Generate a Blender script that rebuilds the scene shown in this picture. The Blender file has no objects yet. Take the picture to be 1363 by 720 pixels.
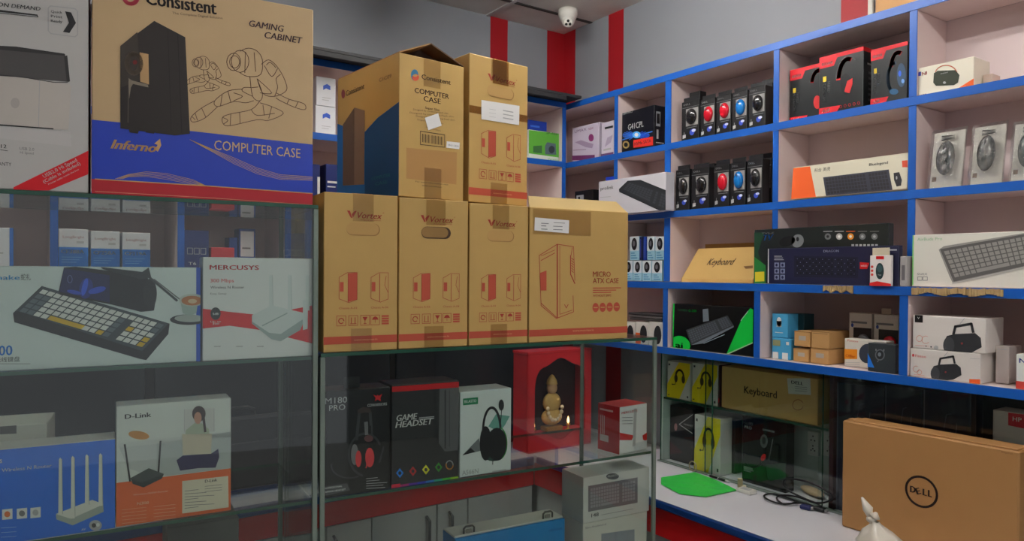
import bpy, bmesh, math, random
from mathutils import Vector, Matrix
random.seed(7)
sc = bpy.context.scene
COL = sc.collection

# ------------------------------------------------------------------ camera
FPX, CX, CY = 962.0, 681.5, 370.7
YAW, PIT, ROLL = math.radians(34.7), math.radians(0.5), 0.0065
EYE = Vector((0, 0, 1.55))
_f = Vector((math.sin(YAW)*math.cos(PIT), math.cos(YAW)*math.cos(PIT), -math.sin(PIT)))
_r0 = Vector((math.cos(YAW), -math.sin(YAW), 0))
_u0 = _r0.cross(_f)
_r = _r0*math.cos(ROLL) + _u0*math.sin(ROLL)
_u = _u0*math.cos(ROLL) - _r0*math.sin(ROLL)
cam = bpy.data.cameras.new('camera')
cam.sensor_width = 36.0; cam.lens = FPX/1363*36
cam.shift_y = (CY-360)/1363; cam.shift_x = 0
cam.clip_start = 0.02
camo = bpy.data.objects.new('camera', cam); COL.objects.link(camo)
camo.matrix_world = Matrix(((_r.x,_u.x,-_f.x,EYE.x),(_r.y,_u.y,-_f.y,EYE.y),(_r.z,_u.z,-_f.z,EYE.z),(0,0,0,1)))
sc.camera = camo

# ------------------------------------------------------------------ world, lamps, exposure
sc.view_settings.view_transform = 'Standard'; sc.view_settings.look = 'None'
sc.view_settings.gamma = 1; sc.view_settings.use_curve_mapping = False
sc.view_settings.exposure = 1.12
w = bpy.data.worlds.new('world'); sc.world = w; w.use_nodes = True
w.node_tree.nodes['Background'].inputs[0].default_value = (0.92, 0.95, 1.0, 1)
w.node_tree.nodes['Background'].inputs[1].default_value = 0.3
CEIL = 2.81
LAMP_COL = (1.0, 0.97, 0.93)
# glowing tubes: centre x, y, direction (1,0)=along x (0,1)=along y, strength of the glowing tube
LAMPS = [((1.05, -0.15), (0, 1), 50.0, 'over the aisle beside the right wall shelves'), ((1.35, 1.75), (0, 1), 44.0, 'added to light the far right wall shelves'), ((-1.3, -1.0), (1, 0), 8.0, 'added as fill behind the camera at left'),  # unseen; all but the aisle tube are added to balance the light
         ((0.6, -2.2), (1, 0), 11.0, 'added as fill near the open shop front'), ((-0.6, 2.35), (1, 0), 15.0, 'added as fill over the back counter')]  # added to even the frontal light and brighten the back shelves
sc.cycles.transparent_max_bounces = 24
sc.cycles.max_bounces = 8; sc.cycles.diffuse_bounces = 6; sc.cycles.glossy_bounces = 4
sc.cycles.caustics_reflective = False; sc.cycles.caustics_refractive = False
sc.cycles.use_denoising = True

# ------------------------------------------------------------------ picture ray helpers (authoring only: they give room coordinates)
def ray(px, py):
    return (_f*FPX + _r*(px-CX) - _u*(py-CY))/FPX
def onplane(px, py, p, n):
    d = ray(px, py); return EYE + d*((Vector(p)-EYE).dot(n)/d.dot(n))
def onX(px, py, X): return onplane(px, py, (X,0,0), Vector((1,0,0)))
def onY(px, py, Y): return onplane(px, py, (0,Y,0), Vector((0,1,0)))
def onZ(px, py, Z): return onplane(px, py, (0,0,Z), Vector((0,0,1)))
TV = math.radians(5.5)
VU = Vector((math.cos(TV), -math.sin(TV), 0)); VW = Vector((math.sin(TV), math.cos(TV), 0))
VC = Vector((0.611, 1.70, 0))                     # corner where the two glass cabinets meet, at their front
def onV(px, py, d): return onplane(px, py, VC+VW*d, VW)     # d metres behind the cabinets' front
def vxy(s, d, z=0): return VC + VU*s + VW*d + Vector((0,0,z))

# ------------------------------------------------------------------ materials
def lin(c):
    c = c/255
    return c/12.92 if c <= 0.04045 else ((c+0.055)/1.055)**2.4
MATS = {}
def M(r, g=None, b=None, rough=0.55, metal=0.0, spec=0.4, bump=0.0, var=0.0, scale=30, coat=0.0):
    if g is None: g = b = r
    k = (r, g, b, rough, metal, spec, bump, var, scale, coat)
    if k in MATS: return MATS[k]
    m = bpy.data.materials.new('m_%d_%d_%d' % (r, g, b)); m.use_nodes = True
    nt = m.node_tree; p = nt.nodes['Principled BSDF']
    col = (lin(r), lin(g), lin(b), 1)
    p.inputs['Base Color'].default_value = col
    p.inputs['Roughness'].default_value = rough; p.inputs['Metallic'].default_value = metal
    p.inputs['Specular IOR Level'].default_value = spec
    p.inputs['Coat Weight'].default_value = coat
    if bump or var:
        tc = nt.nodes.new('ShaderNodeTexCoord'); nz = nt.nodes.new('ShaderNodeTexNoise')
        nz.inputs['Scale'].default_value = scale; nz.inputs['Detail'].default_value = 5
        nt.links.new(tc.outputs['Object'], nz.inputs['Vector'])
        if var:
            mx = nt.nodes.new('ShaderNodeMix'); mx.data_type = 'RGBA'
            mx.inputs[6].default_value = tuple(c*(1-var) for c in col[:3])+(1,)
            mx.inputs[7].default_value = tuple(min(1, c*(1+var)) for c in col[:3])+(1,)
            nt.links.new(nz.outputs['Fac'], mx.inputs[0]); nt.links.new(mx.outputs[2], p.inputs['Base Color'])
        if bump:
            bp = nt.nodes.new('ShaderNodeBump'); bp.inputs['Strength'].default_value = bump; bp.inputs['Distance'].default_value = 0.004
            nt.links.new(nz.outputs['Fac'], bp.inputs['Height']); nt.links.new(bp.outputs['Normal'], p.inputs['Normal'])
    MATS[k] = m; return m
def emis(name, col, st):
    m = bpy.data.materials.new(name); m.use_nodes = True; p = m.node_tree.nodes['Principled BSDF']
    p.inputs['Base Color'].default_value = (*col, 1); p.inputs['Emission Color'].default_value = (*col, 1); p.inputs['Emission Strength'].default_value = st
    return m
def glass(name, tint, rough=0.02, f0=0.04, bump=0.0, extra=0.0):
    m = bpy.data.materials.new(name); m.use_nodes = True; nt = m.node_tree
    for n in list(nt.nodes): nt.nodes.remove(n)
    o = nt.nodes.new('ShaderNodeOutputMaterial'); mx = nt.nodes.new('ShaderNodeMixShader')
    tr = nt.nodes.new('ShaderNodeBsdfTransparent'); gl = nt.nodes.new('ShaderNodeBsdfGlossy')
    tr.inputs[0].default_value = (*tint, 1); gl.inputs['Roughness'].default_value = rough
    lw = nt.nodes.new('ShaderNodeLayerWeight'); lw.inputs['Blend'].default_value = 0.5
    pw = nt.nodes.new('ShaderNodeMath'); pw.operation = 'POWER'; pw.inputs[1].default_value = 5
    ml = nt.nodes.new('ShaderNodeMath'); ml.operation = 'MULTIPLY_ADD'; ml.inputs[1].default_value = 1-f0; ml.inputs[2].default_value = f0+extra
    nt.links.new(lw.outputs['Facing'], pw.inputs[0]); nt.links.new(pw.outputs[0], ml.inputs[0])
    nt.links.new(ml.outputs[0], mx.inputs[0]); nt.links.new(tr.outputs[0], mx.inputs[1]); nt.links.new(gl.outputs[0], mx.inputs[2])
    nt.links.new(mx.outputs[0], o.inputs[0])
    if bump:
        nz = nt.nodes.new('ShaderNodeTexNoise'); nz.inputs['Scale'].default_value = 60
        bp = nt.nodes.new('ShaderNodeBump'); bp.inputs['Strength'].default_value = bump; bp.inputs['Distance'].default_value = 0.01
        nt.links.new(nz.outputs['Fac'], bp.inputs['Height']); nt.links.new(bp.outputs['Normal'], gl.inputs['Normal']); nt.links.new(bp.outputs['Normal'], lw.inputs['Normal'])
    return m
GLASS = glass('clear_glass', (0.93, 0.965, 0.945))
FILM = glass('plastic_film', (0.96, 0.96, 0.95), 0.2, 0.10, 1.0, .08)
TAPE = glass('packing_tape', (0.80, 0.70, 0.52), 0.18, 0.05)
EDGE = M(38, 84, 66, rough=0.2, spec=0.5)
KRAFT = M(198, 163, 97, rough=0.62, bump=0.10, var=0.05, scale=14)
KRAFT2 = M(190, 146, 94, rough=0.6, bump=0.08, var=0.04, scale=10)
KRAFTD = M(128, 96, 56, rough=0.8)
WHITE = M(232, 233, 230, rough=0.4); OFFW = M(218, 216, 206, rough=0.5); PAPER = M(238, 238, 236, rough=0.5)
BLACK = M(22, 22, 24, rough=0.35); DARK = M(40, 41, 44, rough=0.4); GREY = M(120, 122, 124, rough=0.5); LGREY = M(180, 181, 182, rough=0.5)
RED = M(206, 28, 34, rough=0.4); ORANGE = M(236, 98, 30, rough=0.45); YELLOW = M(232, 214, 20, rough=0.45)
BLUE = M(28, 84, 178, rough=0.45); NAVY = M(28, 34, 74, rough=0.4); SKY = M(52, 150, 214, rough=0.45); GREEN = M(40, 190, 70, rough=0.45)
VRED = M(192, 84, 62, rough=0.6); VTXT = M(170, 58, 44, rough=0.6)
BEDGE = M(24, 90, 180, rough=0.35); LAM = M(214, 192, 190, rough=0.55, var=0.06, scale=5)

# ------------------------------------------------------------------ mesh collecting
class MB:
    def __init__(s): s.v = []; s.f = []; s.m = []; s.mats = []; s.sm = []
    def mi(s, m):
        if m not in s.mats: s.mats.append(m)
        return s.mats.index(m)
    def poly(s, pts, m, smooth=False):
        b = len(s.v); s.v += [Vector(p) for p in pts]; s.f.append(tuple(range(b, b+len(pts)))); s.m.append(s.mi(m)); s.sm.append(smooth)
    def raw(s, vs, fs, m, smooth=False):
        b = len(s.v); s.v += [Vector(p) for p in vs]; i = s.mi(m)
        for f in fs: s.f.append(tuple(b+k for k in f)); s.m.append(i); s.sm.append(smooth)
    def bm(s, bm, m, smooth=False):
        bm.verts.ensure_lookup_table(); bm.verts.index_update()
        s.raw([v.co.copy() for v in bm.verts], [[v.index for v in f.verts] for f in bm.faces], m, smooth); bm.free()
    def obox(s, O, U, V, W, w, h, d, m, bev=0.0015):
        """box with corner O, size w along U, h along V, d along W"""
        bm = bmesh.new(); bmesh.ops.create_cube(bm, size=1)
        for v in bm.verts: v.co = Vector(((v.co.x+.5)*w, (v.co.y+.5)*h, (v.co.z+.5)*d))
        if bev: bmesh.ops.bevel(bm, geom=list(bm.edges), offset=min(bev, w/4, h/4, d/4), segments=1, affect='EDGES')
        for v in bm.verts: v.co = O + U*v.co.x + V*v.co.y + W*v.co.z
        bmesh.ops.recalc_face_normals(bm, faces=bm.faces); s.bm(bm, m)
    def box(s, a, b, m, bev=0.0015):
        a = Vector(a); b = Vector(b); d = b-a
        s.obox(a, Vector((1,0,0)), Vector((0,1,0)), Vector((0,0,1)), d.x, d.y, d.z, m, bev)
    def tube(s, pts, r, m, n=8, caps=True):
        pts = [Vector(p) for p in pts]; rs = r if isinstance(r, (list, tuple)) else [r]*len(pts)
        rings = []; prev = None
        for i, p in enumerate(pts):
            t = (pts[min(i+1, len(pts)-1)]-pts[max(i-1, 0)]).normalized()
            a = prev if prev is not None else (Vector((0,0,1)) if abs(t.z) < .9 else Vector((1,0,0)))
            a = (a - t*a.dot(t)).normalized(); prev = a; b = t.cross(a)
            rings.append([p + (a*math.cos(2*math.pi*k/n)+b*math.sin(2*math.pi*k/n))*rs[i] for k in range(n)])
        vs = [q for R in rings for q in R]; fs = []
        for i in range(len(rings)-1):
            for k in range(n): fs.append((i*n+k, i*n+(k+1)%n, (i+1)*n+(k+1)%n, (i+1)*n+k))
        if caps: fs.append(tuple(range(n-1, -1, -1))); fs.append(tuple((len(rings)-1)*n+k for k in range(n)))
        s.raw(vs, fs, m, True)
    def lathe(s, O, prof, m, axis=Vector((0,0,1)), n=24):
        axis = axis.normalized(); a = Vector((0,0,1)).cross(axis)
        a = a.normalized() if a.length > .1 else Vector((1,0,0)); b = axis.cross(a)
        vs = []; fs = []
        for r, z in prof: vs += [O + axis*z + (a*math.cos(2*math.pi*k/n)+b*math.sin(2*math.pi*k/n))*r for k in range(n)]
        for i in range(len(prof)-1):
            for k in range(n): fs.append((i*n+k, i*n+(k+1)%n, (i+1)*n+(k+1)%n, (i+1)*n+k))
        s.raw(vs, fs, m, True)
    def ellipsoid(s, C, A, B, D, m, nu=14, nv=9, flat=None):
        vs = []; fs = []
        for j in range(nv+1):
            ph = math.pi*j/nv-math.pi/2
            for i in range(nu):
                th = 2*math.pi*i/nu; z = math.sin(ph)
                if flat is not None and z < flat: z = flat
                vs.append(C + A*(math.cos(ph)*math.cos(th)) + B*(math.cos(ph)*math.sin(th)) + D*z)
        for j in range(nv):
            for i in range(nu): fs.append((j*nu+i, j*nu+(i+1)%nu, (j+1)*nu+(i+1)%nu, (j+1)*nu+i))
        s.raw(vs, fs, m, True)
    def build(s, name, parent=None, loc=Vector((0,0,0))):
        me = bpy.data.meshes.new(name)
        me.from_pydata([v-loc for v in s.v], [], s.f)
        for m in s.mats: me.materials.append(m)
        me.polygons.foreach_set('material_index', s.m); me.polygons.foreach_set('use_smooth', s.sm)
        me.update(); o = bpy.data.objects.new(name, me); COL.objects.link(o)
        if parent: o.parent = parent
        else: o.location = loc
        return o

class Thing:
    def __init__(s, name, label=None, cat=None, group=None, kind=None):
        s.name = name; s.parts = []; s.label = label; s.cat = cat; s.group = group; s.kind = kind
    def part(s, name, label=None, under=None):
        p = MB(); s.parts.append((name, p, label, under)); return p
    def done(s, base=None):
        ps = [p for p in s.parts if p[1].v]
        if base is None:
            vs = ps[0][1].v; base = Vector((sum(v.x for v in vs)/len(vs), sum(v.y for v in vs)/len(vs), min(v.z for v in vs)))
        if len(ps) == 1: root = ps[0][1].build(s.name, None, base)
        else:
            root = bpy.data.objects.new(s.name, None); root.empty_display_size = 0.05; COL.objects.link(root); root.location = base
            made = {}
            for n, p, lb, un in ps:
                par = made.get(un, root)
                if par is root: o = p.build(n, root, base)
                else: o = p.build(n, par, base)
                made[id(p)] = o
                if lb: o['label'] = lb
        if s.label: root['label'] = s.label
        if s.cat: root['category'] = s.cat
        if s.group: root['group'] = s.group
        if s.kind: root['kind'] = s.kind
        s.root = root
        return root
def struct(name, mb, label=None):
    o = mb.build(name); o['kind'] = 'structure'
    if label: o['label'] = label
    return o
def dup(root, loc, label, group=None):
    r = root.copy(); COL.objects.link(r); r.location = loc; r['label'] = label
    if group: r['group'] = group
    for ch in list(root.children):
        c = ch.copy(); COL.objects.link(c); c.parent = r
        for g in list(ch.children):
            d = g.copy(); COL.objects.link(d); d.parent = c
    return r

# ------------------------------------------------------------------ flat printed artwork
TXT = {}
def text_mesh(t, bold=0.0, shear=0.0):
    k = (t, bold, shear)
    if k in TXT: return TXT[k]
    cu = bpy.data.curves.new('txt', 'FONT'); cu.body = t; cu.size = 1; cu.shear = shear; cu.resolution_u = 2
    o = bpy.data.objects.new('txt', cu); COL.objects.link(o)
    dg = bpy.context.evaluated_depsgraph_get(); me = bpy.data.meshes.new_from_object(o.evaluated_get(dg))
    vs = [(v.co.x, v.co.y) for v in me.vertices]; fs = [tuple(p.vertices) for p in me.polygons]
    bpy.data.objects.remove(o); bpy.data.curves.remove(cu); bpy.data.meshes.remove(me)
    if bold:                                   # heavier strokes: the same outlines again, shifted a little
        n0 = len(vs); base = list(vs); bf = list(fs)
        for k in (1, 2):
            vs += [(x+bold*.7*k, y) for x, y in base]; fs += [tuple(i+n0*k for i in f) for f in bf]
    x0 = min(v[0] for v in vs) if vs else 0; x1 = max(v[0] for v in vs) if vs else 1
    TXT[k] = (vs, fs, x0, max(x1-x0, 1e-4)); return TXT[k]
def clip(poly, w, h):
    def cut(pts, f):
        out = []
        for i in range(len(pts)):
            a = pts[i]; b = pts[(i+1) % len(pts)]; fa = f(a); fb = f(b)
            if fa >= 0: out.append(a)
            if (fa >= 0) != (fb >= 0):
                t = fa/(fa-fb); out.append((a[0]+(b[0]-a[0])*t, a[1]+(b[1]-a[1])*t))
        return out
    for f in (lambda p: p[0], lambda p: w-p[0], lambda p: p[1], lambda p: h-p[1]):
        if len(poly) < 3: return []
        poly = cut(poly, f)
    return poly
STEP = 0.00025
class Face:
    def __init__(s, mb, O, U, V, w, h):
        s.mb = mb; s.O = Vector(O); s.U = U; s.V = V; s.N = U.cross(V).normalized(); s.w = w; s.h = h
        s.uvmap = None
    def uv(s, px, py):
        d = onplane(px, py, s.O, s.N)-s.O
        return (d.dot(s.U), d.dot(s.V))
    def P(s, uv, l): return s.O + s.U*uv[0] + s.V*uv[1] + s.N*(STEP*l)
    def puv(s, pts, m, l=1):
        pts = clip(list(pts), s.w, s.h)
        if len(pts) >= 3: s.mb.poly([s.P(q, l) for q in pts], m)
    def p(s, pts, m, l=1): s.puv([s.uv(*q) for q in pts], m, l)
    def q(s, x0, y0, x1, y1, m, l=1):
        a = s.uv(x0, y0); b = s.uv(x1, y1)
        s.puv([(a[0], b[1]), (b[0], b[1]), (b[0], a[1]), (a[0], a[1])], m, l)
    def fr(s, u0, v0, u1, v1, m, l=1):
        s.puv([(u0*s.w, v0*s.h), (u1*s.w, v0*s.h), (u1*s.w, v1*s.h), (u0*s.w, v1*s.h)], m, l)
    def frp(s, pts, m, l=1): s.puv([(a*s.w, b*s.h) for a, b in pts], m, l)
    def e(s, cx, cy, rx, ry, m, l=1, n=20, rot=0):
        c, k = math.cos(rot), math.sin(rot)
        s.p([(cx+rx*math.cos(t)*c-ry*math.sin(t)*k, cy+rx*math.cos(t)*k+ry*math.sin(t)*c) for t in [2*math.pi*i/n for i in range(n)]], m, l)
    def l(s, pts, wpx, m, l=1):
        q = [s.uv(*p) for p in pts]
        a = s.uv(pts[0][0], pts[0][1]); b = s.uv(pts[0][0], pts[0][1]-10); hw = abs(b[1]-a[1])/20*wpx
        s.luv(q, hw, m, l)
    def luv(s, q, hw, m, l=1):
        for i in range(len(q)-1):
            dx, dy = q[i+1][0]-q[i][0], q[i+1][1]-q[i][1]; L = math.hypot(dx, dy)
            if L < 1e-6: continue
            nx, ny = -dy/L*hw, dx/L*hw; ex, ey = dx/L*hw*.5, dy/L*hw*.5
            s.puv([(q[i][0]-nx-ex, q[i][1]-ny-ey), (q[i+1][0]-nx+ex, q[i+1][1]-ny+ey), (q[i+1][0]+nx+ex, q[i+1][1]+ny+ey), (q[i][0]+nx-ex, q[i][1]+ny-ey)], m, l)
    def ring(s, cx, cy, rx, ry, wpx, m, l=1, a0=0, a1=360, n=24):
        s.l([(cx+rx*math.cos(math.radians(a0+(a1-a0)*i/n)), cy+ry*math.sin(math.radians(a0+(a1-a0)*i/n))) for i in range(n+1)], wpx, m, l)
    def t(s, txt, x0, y0, x1, y1, h, m, l=2, bold=0.0, shear=0.0, free=False):
        vs, fs, tx0, tw = text_mesh(txt, bold, shear)
        a = s.uv(x0, y0); b = s.uv(x1, y1); c = s.uv(x0, y0-h)
        dx, dy = b[0]-a[0], b[1]-a[1]; H = math.hypot(c[0]-a[0], c[1]-a[1])/0.727
        if not free and abs(dy) < abs(dx)*0.25: dy = 0
        L = math.hypot(dx, dy); ux, uy = dx/L, dy/L
        P = []
        for x, y in vs:
            k = (x-tx0)/tw*L
            P.append(s.P((a[0]+ux*k-uy*y*H, a[1]+uy*k+ux*y*H), l))
        s.mb.raw(P, fs, m)
    def bil(s, c, u, v):
        """c = four picture corners tl,tr,br,bl"""
        a = [(c[0][i]*(1-u)+c[1][i]*u)*(1-v)+(c[3][i]*(1-u)+c[2][i]*u)*v for i in (0, 1)]
        return tuple(a)
    def kbd(s, c, body, key, rows=5, cols=16, l=1, gaps=(0.66, 0.80), keys2=None):
        s.p(c, body, l)
        for r in range(rows):
            for k in range(cols):
                u0 = .03+.94*k/cols; u1 = .03+.94*(k+.8)/cols; v0 = .08+.84*r/rows; v1 = .08+.84*(r+.78)/rows
                if any(u0 < g < u1 for g in gaps): continue
                m = key
                if r == rows-1 and 4 <= k <= 8: u1 = u0+.94/cols
                if keys2 and (k, r) in keys2: m = keys2[(k, r)]
                s.p([s.bil(c, u0, v0), s.bil(c, u1, v0), s.bil(c, u1, v1), s.bil(c, u0, v1)], m, l+1)
    def phones(s, cx, cy, w, h, m, pad, l=1):
        s.ring(cx, cy-h*.05, w*.36, h*.42, w*.12, m, l, 180, 360)
        s.e(cx-w*.34, cy+h*.18, w*.15, h*.28, m, l+1); s.e(cx+w*.34, cy+h*.18, w*.15, h*.28, m, l+1)
        s.e(cx-w*.25, cy+h*.18, w*.09, h*.22, pad, l+2); s.e(cx+w*.25, cy+h*.18, w*.09, h*.22, pad, l+2)
    def lines(s, x0, y0, x1, dy, n, m, h=1, l=2, ragged=.4):
        for i in range(n):
            s.q(x0, y0+i*dy, x1-(x1-x0)*ragged*random.random(), y0+i*dy+h, m, l)

class Box:
    """carton: A,B = bottom front left/right points, z0 base, height, depth; lean = backward tilt of the face (radians)"""
    def __init__(s, th, A, B, h, d, m, z0=None, lean=0.0, name='carton', bev=0.0015, part=None):
        A = Vector(A); B = Vector(B)
        if z0 is not None: A.z = z0; B.z = z0
        else: B.z = A.z
        s.U = (B-A).normalized(); s.w = (B-A).length; W = Vector((0,0,1)).cross(s.U)
        s.V = Vector((0,0,1))*math.cos(lean) + W*math.sin(lean)
        s.W = s.V.cross(s.U); s.O = A; s.h = h; s.d = d
        s.mb = part or th.part(name); s.mb.obox(A, s.U, s.V, s.W, s.w, h, d, m, bev)
    def front(s, mb=None): return Face(mb or s.mb, s.O, s.U, s.V, s.w, s.h)
    def left(s, mb=None): return Face(mb or s.mb, s.O+s.W*s.d, -s.W, s.V, s.d, s.h)
    def right(s, mb=None): return Face(mb or s.mb, s.O+s.U*s.w, s.W, s.V, s.d, s.h)
    def top(s, mb=None): return Face(mb or s.mb, s.O+s.V*s.h, s.U, s.W, s.w, s.d)
def hgt(P, px, py, V=Vector((0,0,1))):
    """height above P at which the picture point px,py lies on the upright through P"""
    d = ray(px, py); t = math.hypot(P.x-EYE.x, P.y-EYE.y)/math.hypot(d.x, d.y)
    return EYE.z + d.z*t - P.z
def cross_line(px, py, P, D):
    """point on the floor line P + s*D seen at picture column px"""
    d = ray(px, py); den = d.x*D.y-d.y*D.x
    s_ = (P.y*d.x-P.x*d.y)/(-den)
    return Vector((P.x+D.x*s_, P.y+D.y*s_, P.z))

# ================================================================== ROOM SHELL
XW, YW = 2.40, 3.00
GWALL = M(138, 142, 148, rough=0.6, var=0.03, scale=3)
STRIPE = M(160, 20, 30, rough=0.5)
CEILM = M(206, 204, 200, rough=0.8, var=0.16, scale=9, bump=0.3)
L1, L2, L3, L4, L5 = 2.348, 2.066, 1.789, 1.503, 1.245
XF, XL, YB = 2.20, 2.12, 2.70
m = MB(); m.box((-3.1, YW, 0), (XW+.1, YW+.1, CEIL), GWALL, 0)
def wstripe_y(p0, p1):
    a = onY(p0, 80, YW-.0005).x; b = onY(p1, 80, YW-.0005).x
    m.poly([(a, YW-.0005, 0.8), (b, YW-.0005, 0.8), (b, YW-.0005, CEIL), (a, YW-.0005, CEIL)], STRIPE)
wstripe_y(652.5, 675.5)
a = onY(728, 80, YW).x; m.poly([(a, YW-.0005, .8), (XW-.0006, YW-.0005, .8), (XW-.0006, YW-.0005, CEIL), (a, YW-.0005, CEIL)], STRIPE)
for k in range(3):
    a = .55-k*.62; m.poly([(a, YW-.0005, .8), (a+.075, YW-.0005, .8), (a+.075, YW-.0005, CEIL), (a, YW-.0005, CEIL)], STRIPE)
struct('wall_back', m)
m = MB(); m.box((XW, -3.1, 0), (XW+.1, YW, CEIL), GWALL, 0)
for p0, p1 in ((None, 766), (810, 830), (1119, 1156)):
    a = YW-.0006 if p0 is None else onX(p0, 60, XW).y; b = onX(p1, 60, XW).y
    m.poly([(XW-.0005, a, .8), (XW-.0005, b, .8), (XW-.0005, b, CEIL), (XW-.0005, a, CEIL)], STRIPE)
struct('wall_right', m)
m = MB(); m.box((-3.1, -3.1, 0), (-3.0, YW, CEIL), GWALL, 0); struct('wall_left', m)
m = MB()
m.box((-3.0, -3.1, 0), (-1.6, -3.0, CEIL), GWALL, 0); m.box((1.6, -3.1, 0), (XW, -3.0, CEIL), GWALL, 0); m.box((-1.6, -3.1, 2.35), (1.6, -3.0, CEIL), GWALL, 0)
struct('wall_front', m)
m = MB(); m.box((-3.1, -3.1, CEIL), (XW+.1, YW+.1, CEIL+.1), CEILM, 0)
BAR = M(196, 196, 196, rough=0.5); BARD = M(70, 68, 66, rough=0.7)
for k in range(-8, 1): m.box((1.92+.6*k-.011, -3, CEIL-.004), (1.92+.6*k+.011, YW, CEIL), BAR, 0)
for k in range(-9, 1): m.box((-3, 2.78+.6*k-.011, CEIL-.0035), (XW, 2.78+.6*k+.011, CEIL), BARD if k == 0 else BAR, 0)
struct('ceiling', m)
m = MB(); m.box((-3.1, -3.1, -.1), (XW+.1, YW+.1, 0), M(206, 202, 196, rough=0.35, var=0.08, scale=2), 0)
for k in range(9):
    m.box((-3+.6*k-.002, -3, 0), (-3+.6*k+.002, YW, .0006), GREY, 0); m.box((-3, -3+.6*k-.002, 0), (XW, -3+.6*k+.002, .0006), GREY, 0)
struct('floor', m)

for i, ((lx, ly), (dx, dy), en, lab) in enumerate(LAMPS):
    t = Thing('tube_light', 'long white tube light on the ceiling ' + lab, 'ceiling light', 'ceiling tube lights')
    U = Vector((dx, dy, 0)); W = Vector((-dy, dx, 0)); c = Vector((lx, ly, CEIL))
    p = t.part('batten'); p.obox(c-U*.62-W*.025+Vector((0,0,-.045)), U, W, Vector((0,0,1)), 1.24, .05, .040, WHITE)
    for s in (-1, 1): p = t.part('lamp_holder'); p.obox(c+U*(.61*s)-U*.008-W*.012+Vector((0,0,-.085)), U, W, Vector((0,0,1)), .016, .024, .0395, WHITE)
    p = t.part('tube'); p.tube([c-U*.600+Vector((0,0,-.07)), c+U*.600+Vector((0,0,-.07))], .014, emis('tube_glow_%d' % i, LAMP_COL, en), 10)
    t.done()

# ================================================================== WALL SHELVING
BT = .012
SH = M(224, 206, 203, rough=0.55, var=0.05, scale=6)
def board_y(mb, x0, x1, y0, y1, z, edge=BEDGE):          # board along Y with its front edge facing -X
    mb.box((x0+.002, y0, z-BT), (x1, y1, z+BT), SH, .001); mb.box((x0-.0005, y0, z-BT-.001), (x0+.0025, y1, z+BT+.001), edge, .0005)
def post_y(mb, x0, x1, y, z0, z1, w=.011, edge=BEDGE):
    mb.box((x0+.004, y-w+.001, z0+.0), (x1, y+w-.001, z1), SH, .001); mb.box((x0+.0010, y-w, z0), (x0+.0045, y+w, z1), edge, .0005)
def py(px, X, y=250): return onX(px, y, X).y
t = Thing('shelving_unit', 'tall pink-lined open shelving with bright blue edges along the right wall', 'shelving')
p = t.part('back_panel'); p.box((2.385, .1, L4+BT+.001), (2.398, 2.985, L1-BT), M(222, 206, 206, rough=.6, var=.07, scale=3), 0)
for z, nm in ((L1, 'top_board'), (L2, 'shelf_board'), (L3, 'shelf_board')):
    p = t.part(nm); board_y(p, XF, 2.384, .1, 2.985, z)
PY = [2.955, py(819, XF), py(888, XF), py(1031.5, XF), py(1213, XF), .62, .115]
for i, y in enumerate(PY):
    for z0, z1 in ((L2, L1), (L3, L2), (L4, L3)):
        p = t.part('divider'); post_y(p, XF, 2.384, y, z0+BT+.0015, z1-BT-.0015, .016 if i == 2 else .011)
t.done()
t = Thing('shelf_cabinet', 'deeper blue-edged lower shelf row on the right wall, above the sliding glass doors', 'shelving')
PEEL = M(176, 148, 104, rough=.9, var=.25, scale=60, bump=.6)
for z, nm in ((L4, 'top_board'), (L5, 'bottom_board')):
    p = t.part(nm); board_y(p, XL, 2.398, .1, 2.69, z)
    if z == L4:
        for a, b in ((1214, 1336), (1096, 1136)):
            ya, yb = py(a, XL, 387), py(b, XL, 387); n = 34
            for k in range(n):
                y0 = ya+(yb-ya)*k/n; y1 = ya+(yb-ya)*(k+1)/n; r = random.random()
                q_ = .5+.5*math.sin(k*.55+a); p.box((XL-.004-.003*r, y1, z-BT*(.15+.7*q_+.15*r)), (XL-.0004, y0, z+BT*(.8+.25*r)), PEEL, .0006)
p = t.part('back_panel'); p.box((2.385, .1, L5+BT+.001), (2.397, 2.69, L4-BT-.001), M(210, 190, 188, rough=.6, var=.07, scale=3), 0)
for y in (2.685, py(885, XL, 420), py(1007, XL, 430), py(1202, XL, 440), .6, .112):
    p = t.part('divider'); post_y(p, XL, 2.384, y, L5+BT+.0015, L4-BT-.0015, .012)
t.done()

t = Thing('shelving_unit', 'blue-edged open shelving on the back wall behind the glass counters', 'shelving')
YBK = 2.985
DK = M(46, 46, 48, rough=.7)
def board_x(mb, x0, x1, z, edge=BEDGE):
    mb.box((x0, YB+.002, z-BT), (x1, YBK-.014, z+BT), SH, .001); mb.box((x0, YB-.0005, z-BT-.001), (x1, YB+.0025, z+BT+.001), edge, .0005)
x0, x1 = -1.4, 2.178
p = t.part('back_panel'); p.box((x0, YBK-.013, .775), (x1, YBK-.001, L1-BT), SH, 0)
for z in (L1, L2, L3, L4, L5):
    p = t.part('top_board' if z == L1 else 'shelf_board'); board_x(p, x0, x1, z)
XP = [-1.38, -1.0, -.63, -.26, onY(72, 320, YB).x, onY(241, 320, YB).x, .85, 1.27, 1.73, 2.168]
ZL = [.775, L5, L4, L3, L2, L1]
for x in XP:
    for k in range(1, 5):
        p = t.part('divider')
        p.box((x-.010, YB+.004, ZL[k]+BT+.0015), (x+.010, YBK-.014, ZL[k+1]-BT-.0015), SH, .001); p.box((x-.011, YB+.001, ZL[k]+BT+.0015), (x+.011, YB+.0045, ZL[k+1]-BT-.0015), BEDGE, .0005)
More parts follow.
